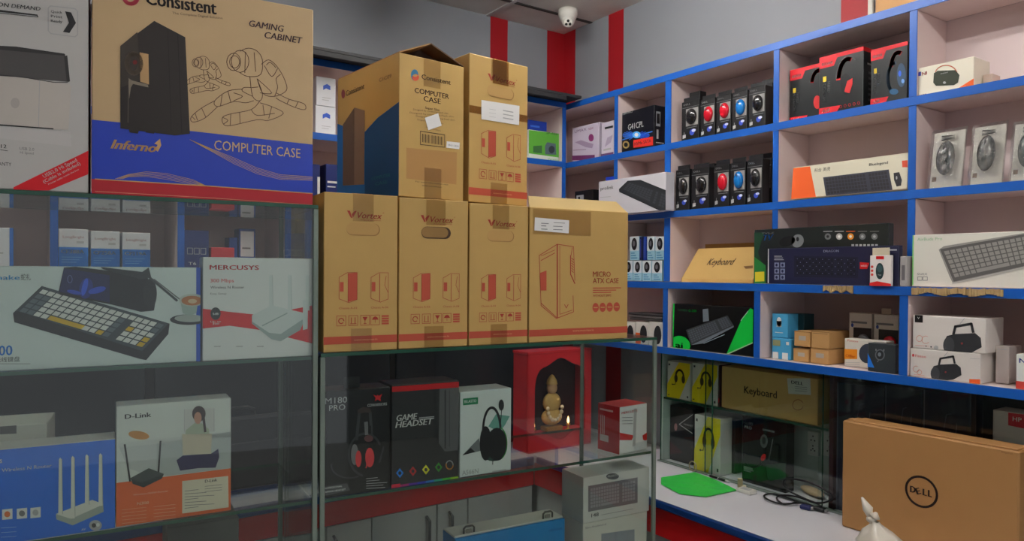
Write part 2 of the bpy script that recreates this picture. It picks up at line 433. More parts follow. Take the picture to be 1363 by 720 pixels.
p = t.part('fascia', 'black board along the top of the shelves'); p.box((x0, YB-.10, L1+BT+.003), (2.19, YBK, L1+BT+.016), DK); p.box((x0, YB-.10, L1-.004), (2.10, YB-.088, L1+BT+.003), DK)
p = t.part('door', 'dark panels added in place of the dark background'); 
for k in range(4): p.box((x0+.9*k, YB+.004, .776), (x0+.9*k+.87, YB+.020, L5-BT-.002), M(30, 32, 38, rough=.25), .001)  # added dark panels, standing in for the dark background behind the cases
t.done()

# ================================================================== WALL COUNTERS
TOPM = M(226, 226, 232, rough=.3, var=.02, scale=8); RPAN = M(206, 24, 28, rough=.3); DOORM = M(176, 180, 178, rough=.45, var=.03, scale=3)
ZC = .77; XC = 1.83
t = Thing('counter', 'white-topped wall counter with blue edge and red band under the right shelves', 'counter')
p = t.part('worktop'); p.box((XC+.004, .0, ZC-.03), (2.398, 2.99, ZC), TOPM)
CEDGE_SHADED = M(16, 58, 120, rough=.3); p = t.part('edge_trim', 'rounded blue edge'); p.obox(Vector((XC-.012, .0, ZC-.025)), Vector((1,0,0)), Vector((0,1,0)), Vector((0,0,1)), .0155, YB-.26, .026, CEDGE_SHADED, .006)  # counter edge lies in shade; that shade is put into the darker blue
p = t.part('red_panel'); p.box((XC+.0036, .02, .645), (XC+.03, 2.472, ZC-.0305), RPAN)
p = t.part('carcass'); p.box((XC+.032, .02, .02), (2.39, 2.98, ZC-.031), DOORM)
ys = [2.47, 2.02, 1.55, 1.08, .62, .03]
for i in range(5):
    d = MB(); d.box((XC+.013, ys[i+1]+.003, .06), (XC+.0315, ys[i]-.003, .642), DOORM); t.parts.append(('door', d, None, None))
    h = MB(); yh = ys[i+1]+.04; h.tube([(XC+.012, yh, .44), (XC-.012, yh, .455), (XC-.012, yh, .565), (XC+.012, yh, .58)], .005, M(170, 170, 170, rough=.25, metal=.9)); t.parts.append(('handle', h, None, id(d)))
t.done()
t = Thing('counter', 'back wall counter with red band and grey doors seen through the middle glass case', 'counter')
YC = 2.457
p = t.part('worktop'); p.box((-1.4, YC+.004, ZC-.03), (XC-.0, 2.99, ZC), TOPM)
p = t.part('edge_trim', 'blue edge'); p.box((-1.4, YC-.012, ZC-.034), (XC-.016, YC+.0035, ZC+.002), CEDGE_SHADED, .006)
p = t.part('red_panel'); p.box((-1.4, YC+.012, .645), (XC+.0, YC+.03, ZC-.0305), RPAN)
p = t.part('carcass'); p.box((-1.4, YC+.032, .02), (XC, 2.98, ZC-.031), DOORM)
xs = [-1.38, -.9, -.4, .1, .5] + [onY(q, 690, YC).x for q in (436, 497, 584, 625)] + [XC-.005]
hx = {6: 570, 7: 600, 5: 446}
for i in range(len(xs)-1):
    d = MB(); d.box((xs[i]+.003, YC+.013, .06), (xs[i+1]-.003, YC+.0315, .642), DOORM); t.parts.append(('door', d, None, None))
    if i in hx:
        X = onY(hx[i], 690, YC).x; h = MB(); h.tube([(X, YC+.012, .50), (X, YC-.014, .51), (X, YC-.014, .595), (X, YC+.012, .605)], .006, M(90, 92, 94, rough=.3, metal=.8)); t.parts.append(('handle', h, None, id(d)))
t.done()

# sliding-door glass cabinet between counter and lower shelf (right wall)
t = Thing('glass_cabinet', 'narrow cabinet with sliding glass doors between white counter and blue shelf', 'cabinet')
XG = 2.215; CB = M(176, 190, 184, rough=.5)
yl, ym, yr = py(879, XG, 560), py(942, XG, 560), py(1093, XG, 560)
p = t.part('back_panel'); p.box((2.375, 1.34, ZC+.001), (2.384, yl, L5-BT-.002), CB, 0)
p = t.part('back_panel', 'dark back panel'); p.box((2.375, .1, ZC+.001), (2.384, 1.34, L5-BT-.002), DK, 0)
p = t.part('side_panel'); p.box((XG+.012, yl, ZC+.001), (2.374, yl+.012, L5-BT-.002), CB)
FRM = M(120, 134, 126, rough=.35)
p = t.part('glass_door'); p.box((XG, ym-.02, ZC+.006), (XG+.005, yl-.001, L5-BT-.003), GLASS, 0); 
for y in (ym-.02, yl-.001): p.box((XG-.0004, y-.0007, ZC+.006), (XG+.0054, y+.0007, L5-BT-.003), EDGE, 0)
p = t.part('glass_door'); p.box((XG+.008, yr, ZC+.006), (XG+.013, ym+.02, L5-BT-.003), GLASS, 0)
for y in (yr, ym+.02): p.box((XG+.0076, y-.0007, ZC+.006), (XG+.0134, y+.0007, L5-BT-.003), EDGE, 0)
yq = py(1296, XG, 560)
p = t.part('glass_door'); p.box((XG, yq, ZC+.006), (XG+.005, yr+.01, L5-BT-.003), GLASS, 0)
p = t.part('glass_door'); p.box((XG+.008, .6, ZC+.006), (XG+.013, yq+.02, L5-BT-.003), GLASS, 0); p.box((XG-.002, yq-.006, ZC+.006), (XG+.006, yq+.006, L5-BT-.003), BLACK, 0)
p = t.part('door_track'); p.box((XG-.008, .12, ZC+.001), (XG+.016, yl+.010, ZC+.005), FRM)
p = t.part('glass_shelf'); p.box((XG+.018, 1.372, 1.029), (2.374, yl-.002, 1.036), GLASS, 0); p.box((XG+.0165, 1.372, 1.0288), (XG+.018, yl-.002, 1.0362), EDGE, 0)
p = t.part('divider', 'dark divider board'); p.box((XG+.016, 1.352, ZC+.001), (2.374, 1.368, L5-BT-.002), M(60, 26, 34))
p = t.part('door_grip')
for a, b in ((1084, 1094), (1100, 1111), (1295, 1311), (1322, 1338)):
    ya, yb = py(a, XG, 500), py(b, XG, 500); p.box((XG-.010, yb, L5-BT-.013), (XG-.002, ya, L5-BT-.002), LGREY)
t.done()
def vb(mb, s0, s1, d0, d1, z0, z1, m, bev=.001):
    mb.obox(vxy(s0, d0, z0), VU, VW, Vector((0,0,1)), s1-s0, d1-d0, z1-z0, m, bev)

# ================================================================== GLASS DISPLAY CASES
AL = M(126, 140, 130, rough=.35, metal=.2)
def showcase(label, s0, s1, top, shelves, base=.30):
    t = Thing('display_case', label, 'display case')
    p = t.part('base_cabinet'); vb(p, s0, s1, .0, .40, .0, base, M(90, 90, 92))
    p = t.part('top_glass'); vb(p, s0, s1, -.002, .402, top-.008, top, GLASS, 0); vb(p, s0, s1, -.0035, -.002, top-.0084, top+.0003, EDGE, 0)
    vb(p, s0, s1, .402, .4035, top-.0084, top+.0003, EDGE, 0)
    for z in shelves:
        q = t.part('glass_shelf'); vb(q, s0+.010, s1-.010, .010, .392, z-.007, z, GLASS, 0); vb(q, s0+.010, s1-.010, .0085, .010, z-.0074, z+.0003, EDGE, 0); vb(q, s0+.010, s1-.010, .392, .3935, z-.0074, z+.0003, EDGE, 0)
    p = t.part('front_glass'); vb(p, s0+.004, s1-.004, 0, .005, base+.001, top-.009, GLASS, 0)
    for a, b in ((s0, s0+.005), (s1-.005, s1)):
        p = t.part('side_glass'); vb(p, a, b, .008, .392, base+.001, top-.009, GLASS, 0)
    for a in (s0-.001, s1-.011):
        for d in (-.003, .392):
            p = t.part('corner_post'); vb(p, a, a+.012, d, d+.010, base+.001, top-.009, AL)
    t.done()
    return t
ZT1, ZT2, ZS1, ZS2 = 1.708, 1.350, 1.343, .995
showcase('taller left glass display case holding keyboard and router boxes', -1.30, -.004, ZT1, (ZS1, ZS2, .64))
ZM = .992
showcase('lower middle glass display case carrying the brown computer case cartons', .004, 1.052, ZT2, (ZM, .64))

# ================================================================== CEILING CAMERA
t = Thing('security_camera', 'white dome security camera fixed to the ceiling corner', 'security camera')
C0 = onZ(756, 12, CEIL); C0.z = CEIL-.0045
p = t.part('mount'); p.lathe(C0, [(0, 0), (.046, -.0001), (.047, -.022), (.045, -.027), (.036, -.050), (.030, -.052), (0, -.052)], M(214, 212, 204, rough=.35))
E = C0+Vector((-.008, -.012, -.058)); dv = (EYE-E); dv.z = -.9; dv.normalize()
p = t.part('camera_ball'); p.ellipsoid(E, Vector((.031,0,0)), Vector((0,.031,0)), Vector((0,0,.031)), M(222, 220, 212, rough=.3))
p = t.part('lens_face'); dd = (EYE+Vector((0,0,-.9))-E).normalized(); p.lathe(E+dd*.022, [(0, .014), (.019, .0135), (.022, .010), (.024, 0)], M(222, 220, 212, rough=.3), dd)
sx = Vector((0,0,1)).cross(dd).normalized(); sy = dd.cross(sx)
for k, (a, b) in enumerate(((0, .009), (-.009, -.006), (.009, -.006))):
    p = t.part('lens' if k == 0 else 'infrared_lamp'); p.lathe(E+dd*.036+sx*a+sy*b, [(.0065, 0), (.006, .0015), (0, .002)], BLACK, dd, 14)
t.done()

# ================================================================== CARTONS ON THE MIDDLE CASE
TAPEM = glass('brown_tape', (.945, .91, .84), .22, .05)
def tape(t, F, rects, mat=None, label=None, under=None, name='tape'):
    """rects in face fractions u0,v0,u1,v1"""
    for u0, v0, u1, v1 in rects:
        p = t.part(name, label, under)
        p.obox(F.O+F.U*(u0*F.w)+F.V*(v0*F.h)+F.N*.0006, F.U, F.V, F.N, (u1-u0)*F.w, (v1-v0)*F.h, .0005, mat or TAPEM, 0)
    return p
def ftext(F, s, u0, u1, v, hf, m, l=2, bold=0, shear=0):
    vs, fs, tx0, tw = text_mesh(s, bold, shear); L = (u1-u0)*F.w; H = hf*F.h/.727
    F.mb.raw([F.P((u0*F.w+(x-tx0)/tw*L, v*F.h+y*H), l) for x, y in vs], fs, m)
def vlogo(F, u, v, w, h, m):
    F.frp([(u, v+h), (u+w*.3, v+h), (u+w*.55, v), (u+w*.4, v)], m, 2); F.frp([(u+w*.5, v+h*.55), (u+w*.8, v+h), (u+w, v+h), (u+w*.6, v)], m, 2)
def outline(F, pts, w, m, l=2, close=True):
    q = [(a*F.w, b*F.h) for a, b in pts]
    if close: q.append(q[0])
    F.luv(q, w, m, l)
def vortex_front(t, F, top_tape=True, hole='perf', label=False):
    F.fr(0, .050, 1, .098, VRED, 1)
    vlogo(F, .30, .845, .13, .045, VTXT); ftext(F, 'Vortex', .44, .78, .845, .042, VTXT, 2, .02, .3); ftext(F, 'r', .79, .81, .88, .012, VTXT, 2)
    ftext(F, 'computer peripherals', .48, .76, .832, .008, VTXT)
    for i, u in enumerate((.20, .63)):
        outline(F, [(u, .335), (u, .47), (u+.11, .50), (u+.24, .50), (u+.24, .33), (u+.13, .31)], .0006, VTXT)
        if i == 0: F.frp([(u+.12, .315), (u+.12, .495), (u+.24, .50), (u+.24, .33)], VRED, 1)
        outline(F, [(u+.12, .315), (u+.12, .495)], .0008, VTXT, 2, False)
        F.fr(u+.01, .38, u+.06, .44, VRED, 2)
        if i == 1: outline(F, [(u+.21, .48), (u+.19, .42), (u+.24, .37)], .0006, VTXT, 2, False)
        ftext(F, 'Chassis A-0%d' % (i+3), u, u+.24, .27, .013, VTXT)
    for k, u in enumerate((.17, .33, .49, .63, .78)):
        if k < 4: outline(F, [(u, .165), (u+.12, .165), (u+.12, .228), (u, .228)], .0006, VTXT)
        c = u+.06
        if k == 0: F.luv([((c+.035*math.cos(a))*F.w, (.196)*F.h+.035*F.w*math.sin(a)) for a in [i*math.pi/4 for i in range(8)]], .0012, VTXT, 2)
        if k == 1: outline(F, [(c-.025, .18), (c-.025, .215)], .001, VTXT, 2, False); outline(F, [(c+.025, .18), (c+.025, .215)], .001, VTXT, 2, False); outline(F, [(c-.04, .176), (c+.04, .176)], .0008, VTXT, 2, False)
        if k == 2: F.frp([(c-.035, .218), (c+.035, .218), (c+.008, .195), (c-.008, .195)], VTXT, 2); F.fr(c-.004, .175, c+.004, .197, VTXT, 2); F.fr(c-.02, .173, c+.02, .177, VTXT, 2)
        if k == 3: F.frp([(c-.045, .198), (c-.03, .213), (c, .22), (c+.03, .213), (c+.045, .198)], VTXT, 2); F.fr(c-.003, .178, c+.003, .2, VTXT, 2)
        if k == 4:
            for j in range(4): F.fr(u, .166+.016*j, u+.10, .178+.016*j, VRED, 2)
    ftext(F, 'www.mvortex.in', .40, .72, .068, .012, M(226, 170, 120), 3)
    # hand hole, drawn flat; its dark crescent stands for shade at the edge
    p = t.part('hand_hole')
    def pill(u0, v0, u1, v1, n=8):
        r = (v1-v0)*F.h/2; a = []
        for i in range(n+1): th = -math.pi/2+math.pi*i/n; a.append((u1*F.w-r+r*math.cos(th), (v0+v1)/2*F.h+r*math.sin(th)))
        for i in range(n+1): th = math.pi/2+math.pi*i/n; a.append((u0*F.w+r+r*math.cos(th), (v0+v1)/2*F.h+r*math.sin(th)))
        return a
    F2 = Face(p, F.O, F.U, F.V, F.w, F.h)
    if hole == 'open':
        F2.puv(pill(.31, .735, .74, .815), M(70, 48, 28), 3); F2.puv(pill(.315, .742, .70, .812), M(150, 116, 66, rough=.7), 4)
    else:
        F2.puv(pill(.29, .735, .75, .815), M(160, 120, 66), 3); F2.puv(pill(.29, .74, .735, .815), M(196, 158, 96, rough=.7), 4)
    rects = [(.36, 0, .64, .145)]
    if top_tape: rects.append((.38, .825, .66, 1.0))
    tape(t, F, rects)
def vbox(px0, py0, px1, py1, d=0.0, z0=None):
    return onV(px0, py0, d), onV(px1, py1, d)

ZB = ZT2+.0010
for i, (a, b, ty, dep, lab) in enumerate(((430.5, 528.5, 255, .36, 'narrow brown red-printed carton at the left end of the row on the middle glass case'),
        (530.5, 622, 262.5, .36, 'narrow brown red-printed carton with open dark hand hole, second in the row'),
        (624, 702, 270, .36, 'narrow brown red-printed carton between the open-hole one and the wide carton'))):
    t = Thing('carton', lab, 'carton', 'brown red-printed case cartons')
    A, B = vbox(a, 469, b, 465, .002+.002*i); h = hgt(Vector((A.x, A.y, ZB)), a, ty)
    bx = Box(t, A, B, h, dep, KRAFT, ZB); F = bx.front(); vortex_front(t, F, True, 'open' if i == 1 else 'perf')
    tape(t, bx.top(), [(.37, 0, .65, 1)])
    t.done(); 
    if i == 0: V1TOP = ZB+h
    if i == 1: V2TOP = ZB+h
    if i == 2: V3TOP = ZB+h; 
# wide micro atx carton
t = Thing('carton', 'wide brown micro case carton with raised top flap and white label, right end of row', 'carton', 'brown red-printed case cartons')
A, B = vbox(704, 459, 835, 452, .004); h = hgt(Vector((A.x, A.y, ZB)), 704, 275)
bx = Box(t, A, B, h, .19, KRAFT, ZB); F = bx.front()
F.fr(0, .045, 1, .095, VRED, 1); F.t('www.mvortex.in', 762, 441.5, 790, 439.5, 3, M(226, 170, 120), 3)
def c5(x, y): return (420+x/3.0, 240+y/3.0)
def L5_(pts, w=.9, m=VTXT): F.l([c5(*q) for q in pts], w, m, 2)
L5_([(893, 300), (965, 255), (1030, 265), (1035, 400)]); L5_([(893, 300), (900, 490), (965, 550), (1030, 525), (1028, 460)]); L5_([(965, 255), (965, 550)], 1.8)
L5_([(900, 480), (900, 500), (962, 552)]); L5_([(975, 262), (975, 535), (1025, 518)], .7); L5_([(1018, 300), (1018, 375), (1035, 412)], 1.4); L5_([(1025, 268), (1020, 300)], .8)
L5_([(900, 320), (955, 290)]); L5_([(900, 302), (955, 278)], .7)
F.p([c5(895, 370), c5(922, 360), c5(922, 440), c5(897, 440)], VRED, 2)
for k in range(6): L5_([(1022, 310+k*10), (1030, 318+k*10)], 1.0)
F.t('V', *c5(992, 512), *c5(1010, 512), 6, VTXT, 2)
F.t('MICRO', *c5(1107, 385), *c5(1178, 389), 7.5, VTXT, 2, .015); F.t('ATX CASE', *c5(1107, 411), *c5(1210, 413), 7.2, VTXT, 2, .015)
for k in range(3): F.q(*c5(1107, 428+k*9), *c5(1220-20*k, 431+k*9), VRED, 2)
F.t('WITHOUT SMPS', *c5(1107, 465), *c5(1180, 463), 3, VTXT, 2, .02)
for k in range(4):
    cx, cy = c5(1118+28*k, 508-1.0*k); F.e(cx, cy, 4.2, 6.2, VRED, 2); F.l([(cx-2.5, cy), (cx+2.5, cy)], 1.2, KRAFT, 3)
tape(t, F, [(.03, .80, .60, .985)])
p = t.part('label', 'white paper label'); Fp = Face(p, F.O, F.U, F.V, F.w, F.h)
Fp.p([c5(875, 148), c5(1012, 160), c5(1010, 212), c5(873, 200)], PAPER, 5)
for (x, y, x2) in ((900, 172, 930), (950, 170, 995), (900, 182, 920), (948, 184, 985), (900, 195, 925), (948, 197, 985)): Fp.q(*c5(x, y-2), *c5(x2, y+2), GREY, 6)
# raised top flap
p = t.part('top_flap')
FB = bx.O+bx.V*h+bx.W*.004; up = (Vector((0,0,1))*.94+bx.W*.34).normalized()
w_ = bx.w; q = [FB+bx.U*.001, FB+bx.U*(w_-.001)+Vector((0,0,-.0)), FB+bx.U*(w_-.035)+up*.034, FB+bx.U*.004+up*.034]
q[1] = FB+bx.U*(w_-.001); th = bx.W*.003
KF = M(218, 190, 132, rough=.6)
p.raw(q+[k+th for k in q], [(0,1,2,3), (7,6,5,4), (0,4,5,1), (1,5,6,2), (2,6,7,3), (3,7,4,0)], KF)
t.done()

# upper two cartons, turned a little
HD = math.radians(90-85.2); UD = Vector((math.cos(HD), math.sin(HD), 0)); UW = Vector((-math.sin(HD), math.cos(HD), 0))
ZU = max(V1TOP, V2TOP, V3TOP)+.0015
A = onV(530.5, 262, .012); A.z = ZU; B = cross_line(617, 200, A, UD); Lf = cross_line(449, 200, A, UW)
t = Thing('carton', 'tall computer case carton with blue side and open top flaps, on the row of cartons', 'carton')
h = hgt(A, 530.5, 69); dep = min((Lf-A).length, .46)
bx = Box(t, A, B, h-.001, dep, KRAFT, ZU)
def c3(x, y): return (440+x/3.274, 50+y/3.274)
F = bx.front()
TX = M(66, 50, 40)
F.e(*c3(366, 163), 5, 7.5, M(60, 130, 170), 2); F.e(*c3(370, 174), 4.5, 4.5, M(214, 84, 54), 3); F.e(*c3(368, 166), 3, 1.6, KRAFT, 4)
F.t('Consistent', *c3(396, 180), *c3(523, 203), 6.8, TX, 2, .02)
F.t('COMPUTER', *c3(366, 240), *c3(516, 262), 7.2, TX, 2, .02); F.t('CASE', *c3(405, 276), *c3(480, 290), 7.2, TX, 2, .02)
F.t('Super Slim', *c3(412, 310), *c3(474, 320), 3.2, TX, 2, .01)
for y, a, b in ((316, 360, 512), (330, 345, 535), (345, 372, 540), (360, 378, 490), (392, 415, 480)): F.t('Designed by combining fresh slim', *c3(a, y), *c3(b, y+18), 2.2, M(110, 84, 54), 2, free=True)
F.l([c3(391, 408), c3(497, 424), c3(497, 478), c3(391, 466), c3(391, 408)], .9, TX, 2)
for k in range(20): 
    if k not in (8,): F.l([c3(400+4.6*k, 420+.7*k), c3(400+4.6*k, 455+.7*k)], .5+.5*(k % 3 == 0), TX, 2)
F.p([c3(330, 480), c3(550, 500), c3(548, 640), c3(330, 614)], M(186, 142, 84), 1)
F.t('For more information visit', *c3(370, 630), *c3(512, 645), 2, TX, 2); F.t('www.consistent.in', *c3(398, 647), *c3(484, 657), 2.2, TX, 2)
tp = tape(t, F, [(.36, .80, .62, 1.0), (.38, 0, .64, .22)])
p = t.part('price_sticker', 'tilted white square sticker'); Fp = Face(p, F.O, F.U, F.V, F.w, F.h); Fp.p([c3(410, 350), c3(468, 330), c3(483, 384), c3(425, 404)], PAPER, 5)
p = t.part('serial_sticker', 'small white sticker'); Fp = Face(p, F.O, F.U, F.V, F.w, F.h); Fp.p([c3(505, 452), c3(562, 458), c3(560, 487), c3(503, 480)], PAPER, 5); Fp.t('SN11231', *c3(510, 472), *c3(556, 478), 2.6, GREY, 6)
# blue left side artwork
F = bx.left()
F.p([c3(20, 372), c3(55, 385), c3(150, 410), c3(205, 350), c3(298, 280), c3(310, 680), c3(20, 680)], M(20, 112, 192), 1)
F.p([c3(150, 412), c3(205, 352), c3(300, 281), c3(300, 690), c3(150, 690)], M(10, 84, 150), 2)
F.p([c3(55, 380), c3(105, 305), c3(150, 318), c3(148, 640), c3(55, 645)], M(132, 108, 90), 3)
F.p([c3(55, 380), c3(105, 305), c3(104, 640), c3(55, 645)], M(104, 84, 72), 4)
F.t('Consistent', *c3(68, 256), *c3(148, 222), 7.6, M(70, 52, 46), 3, .02, free=True); F.e(*c3(56, 246), 2.4, 6, M(150, 70, 80), 3)
F.t('C1C09', *c3(212, 194), *c3(266, 174), 5, M(120, 90, 70), 3, free=True)
F.t('COMPUTER', *c3(180, 622), *c3(262, 606), 4.6, M(30, 124, 156), 4); F.t('CASE', *c3(196, 645), *c3(250, 636), 4.6, M(30, 124, 156), 4)
# open flaps: left flap and right flap lean to each other
wI = bx.w; TZ = bx.O+bx.V*bx.h
def slab(p, q, th, m): p.raw(q+[k+th for k in q], [(0,1,2,3), (7,6,5,4), (0,4,5,1), (1,5,6,2), (2,6,7,3), (3,7,4,0)], m)
rg = TZ+bx.U*(wI*.46)+Vector((0,0,.040)); dV = bx.W*(dep-.004)
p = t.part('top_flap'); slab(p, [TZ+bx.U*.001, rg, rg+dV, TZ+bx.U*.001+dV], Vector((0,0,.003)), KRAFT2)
p = t.part('top_flap'); slab(p, [rg+bx.U*.004, TZ+bx.U*(wI-.002), TZ+bx.U*(wI-.002)+dV, rg+bx.U*.004+dV], Vector((0,0,.003)), M(104, 74, 52, rough=.7))  # the flap's shaded underside is put into its darker brown
p = t.part('opening_shade', 'dark sheet painted as shade inside the carton'); p.poly([TZ+bx.U*.008+bx.W*.05+Vector((0,0,.001)), TZ+bx.U*(wI-.008)+bx.W*.05+Vector((0,0,.001)), rg+bx.W*.05-Vector((0,0,.004))], M(60, 40, 28, rough=.8))  # flat dark sheet, shade of the open carton put into its colour
t.done()

t = Thing('carton', 'tall narrow red-printed carton with white shipping label, standing on the row beside open carton', 'carton', 'brown red-printed case cartons')
A = cross_line(623, 200, A, UD)-UW*.004; A.z = ZU; B = cross_line(702, 200, A, UD)
h = hgt(A, 622.5, 70)
bx = Box(t, A, B, h, .30, KRAFT, ZU); F = bx.front(); vortex_front(t, F, False, 'perf')
tape(t, F, [(.36, .85, .62, 1.0)])
lf = t.part('label', 'white printed paper label'); Fp = Face(lf, F.O, F.U, F.V, F.w, F.h)
Fp.p([c3(656, 272), c3(822, 298), c3(820, 382), c3(656, 356)], PAPER, 6)
for k in range(3): Fp.q(*c3(690, 312+k*16), *c3(718, 316+k*16), LGREY, 7); Fp.q(*c3(750, 320+k*16), *c3(795, 324+k*16), LGREY, 7)
p = t.part('band', 'glossy clear tape band'); p.obox(F.O+F.V*(F.h*.60)+F.N*.0006, F.U, F.V, F.N, F.w, F.h*.05, .0004, TAPE, 0)
p = t.part('glossy_tape', 'wrinkled clear tape with bright glare'); p.obox(F.O+F.U*(F.w*.38)+F.V*(F.h*.83)+F.N*.0014, F.U, F.V, F.N, F.w*.27, F.h*.17, .0004, TAPE, 0)
t.done()

# ================================================================== BIG CARTONS ON THE LEFT CASE
ZL1 = ZT1+.0012
t = Thing('carton', 'large brown and blue gaming computer case carton on the left glass case', 'carton')
A, B = onV(122, 252, -.002), onV(416, 271, .004); A.z = ZL1; h = hgt(A, 122, -42)
bx = Box(t, A, B, h, .24, M(206, 177, 134, rough=.55, bump=.08, var=.04, scale=10), ZL1); F = bx.front()
IB = M(34, 66, 190, rough=.35); GLD = M(208, 168, 104); FT = M(104, 76, 60); PT = M(38, 30, 34)
def c1(x, y): return (x/2.572, y/2.572)
F.p([c1(300, 408), c1(420, 420), c1(650, 448), c1(1080, 496), c1(1080, 730), c1(300, 730)], IB, 1)
F.p([c1(300, 612), c1(330, 613), c1(1080, 662), c1(1080, 740), c1(300, 740)], M(190, 40, 52), 3)
F.l([c1(326, 613), c1(700, 636), c1(1078, 663)], 1.4, GLD, 4)
F.l([c1(326, 655), c1(700, 676), c1(1078, 702)], .8, M(220, 150, 120), 4)
for k in range(5):
    F.l([c1(395+6*k, 612), c1(440, 597+2*k), c1(500, 588+4*k), c1(570, 594+5*k), c1(660, 615+4*k), c1(700, 634)], .5, GLD, 2)
    F.l([c1(650, 478), c1(720, 508+2*k), c1(800, 540+5*k), c1(880, 575+5*k), c1(960, 598+4*k), c1(1078, 606+3*k)], .5, GLD, 2)
F.t('Inferno', *c1(378, 508), *c1(536, 522), 13, M(216, 172, 116), 3, .05, .35, True); F.p([c1(528, 492), c1(548, 475), c1(552, 498), c1(540, 520), c1(530, 510), c1(540, 496)], M(216, 172, 116), 3)
F.t('COMPUTER CASE', *c1(733, 512), *c1(1028, 541), 13.5, M(214, 182, 130), 3, .0, 0, True)
F.t('Consistent', *c1(498, 14), *c1(742, 50), 19, PT, 2, .05, 0, True); F.ring(*c1(448, -10), 9, 9, 5, M(206, 70, 90), 2)
F.t('The Complete Digital Solution', *c1(590, 48), *c1(762, 66), 3.2, FT, 2, 0, 0, True)
F.t('GAMING', *c1(852, 90), *c1(972, 110), 9, M(80, 60, 66), 2, .03, .2, True); F.t('CABINET', *c1(905, 130), *c1(1036, 150), 9, M(80, 60, 66), 2, .03, .2, True)
# printed black tower
TB = M(44, 38, 36, rough=.5); TB2 = M(62, 54, 48, rough=.5)
F.p([c1(412, 158), c1(528, 72), c1(634, 128), c1(650, 458), c1(600, 464), c1(412, 440)], TB, 5)
F.p([c1(412, 158), c1(470, 110), c1(480, 275), c1(414, 300)], TB2, 6)
F.ring(*c1(458, 218), 9, 13, 6, M(104, 92, 80), 7); F.e(*c1(462, 214), 3, 3, M(120, 30, 30), 8)
F.p([c1(478, 180), c1(508, 186), c1(510, 290), c1(480, 280)], M(196, 158, 110), 7)
F.p([c1(440, 268), c1(452, 276), c1(506, 290), c1(508, 300), c1(455, 288), c1(448, 300), c1(442, 340)], M(140, 128, 112), 8)
F.l([c1(440, 280), c1(438, 420)], .8, M(96, 86, 78), 7); F.l([c1(574, 100), c1(586, 450)], .6, M(24, 20, 20), 7); F.l([c1(608, 116), c1(622, 456)], .8, M(24, 20, 20), 7)
for x in (440, 495, 600): F.p([c1(x, 440), c1(x+36, 446), c1(x+32, 458), c1(x+4, 454)], TB, 6)
# outline robots
def smooth(P, n=4):
    out = []
    for i in range(len(P)-1):
        p0, p1, p2, p3 = P[max(i-1, 0)], P[i], P[i+1], P[min(i+2, len(P)-1)]
        for k in range(n):
            u = k/n; out.append(tuple(.5*(2*p1[j]+(p2[j]-p0[j])*u+(2*p0[j]-5*p1[j]+4*p2[j]-p3[j])*u*u+(3*p1[j]-p0[j]-3*p2[j]+p3[j])*u**3) for j in (0, 1)))
    return out+[P[-1]]
def robot(ox, oy, k):
    def T(pts): return [c1(ox+(x-770)*k, oy+(y-160)*k) for x, y in pts]
    lw = .9 if k > .6 else .7
    def circ(x, y, rx, ry): F.ring(*c1(ox+(x-770)*k, oy+(y-160)*k), rx*k/2.572, ry*k/2.572, lw, FT, 2, n=16)
    circ(800, 212, 24, 30); circ(803, 212, 17, 21); circ(822, 210, 30, 38)
    for pts in ([(822, 175), (850, 165), (880, 175), (898, 205), (892, 255), (850, 262), (822, 250)], [(840, 178), (838, 250)], [(870, 180), (875, 245)],
                [(895, 220), (920, 205), (950, 230), (975, 275), (980, 310), (940, 330), (900, 320), (880, 270)], [(905, 225), (930, 262), (950, 235)], [(912, 222), (925, 214), (945, 232)],
                [(940, 330), (950, 300), (945, 270), (960, 255)], [(880, 270), (930, 318), (890, 318)],
                [(945, 318), (990, 340), (1040, 355), (1044, 375), (1010, 368), (960, 345), (945, 335)], [(1020, 350), (1012, 366)], [(990, 340), (982, 356)],
                [(855, 262), (865, 330), (890, 345), (898, 320), (880, 270)], [(862, 300), (884, 298)], [(865, 330), (830, 312), (835, 300), (860, 300)],
                [(830, 305), (780, 312), (735, 345), (745, 365), (800, 348), (840, 352), (868, 345)], [(780, 312), (790, 350)], [(760, 326), (755, 362)], [(800, 318), (830, 330), (800, 345)],
                [(735, 345), (690, 370), (655, 400), (660, 418), (700, 405), (745, 365)], [(690, 370), (705, 402)], [(668, 388), (676, 412)], [(658, 400), (668, 410)],
                [(890, 345), (860, 375), (790, 390), (762, 402), (765, 425), (790, 430), (880, 410), (920, 412), (970, 388), (930, 365), (890, 352)], [(790, 390), (788, 428)], [(820, 384), (822, 422)], [(762, 402), (780, 412), (765, 425)], [(860, 375), (880, 395), (940, 388)], [(900, 360), (905, 395)], [(930, 365), (920, 405)]):
        F.l(smooth(T(pts)), lw, FT, 2)
robot(770, 160, 1.0)
robot(655, 190, .48)
p = t.part('corner_edge', 'dark red printed edge'); 
Fl = bx.left(p); Fl.fr(0, 0, 1, 1, M(120, 30, 40), 1)
t.done()

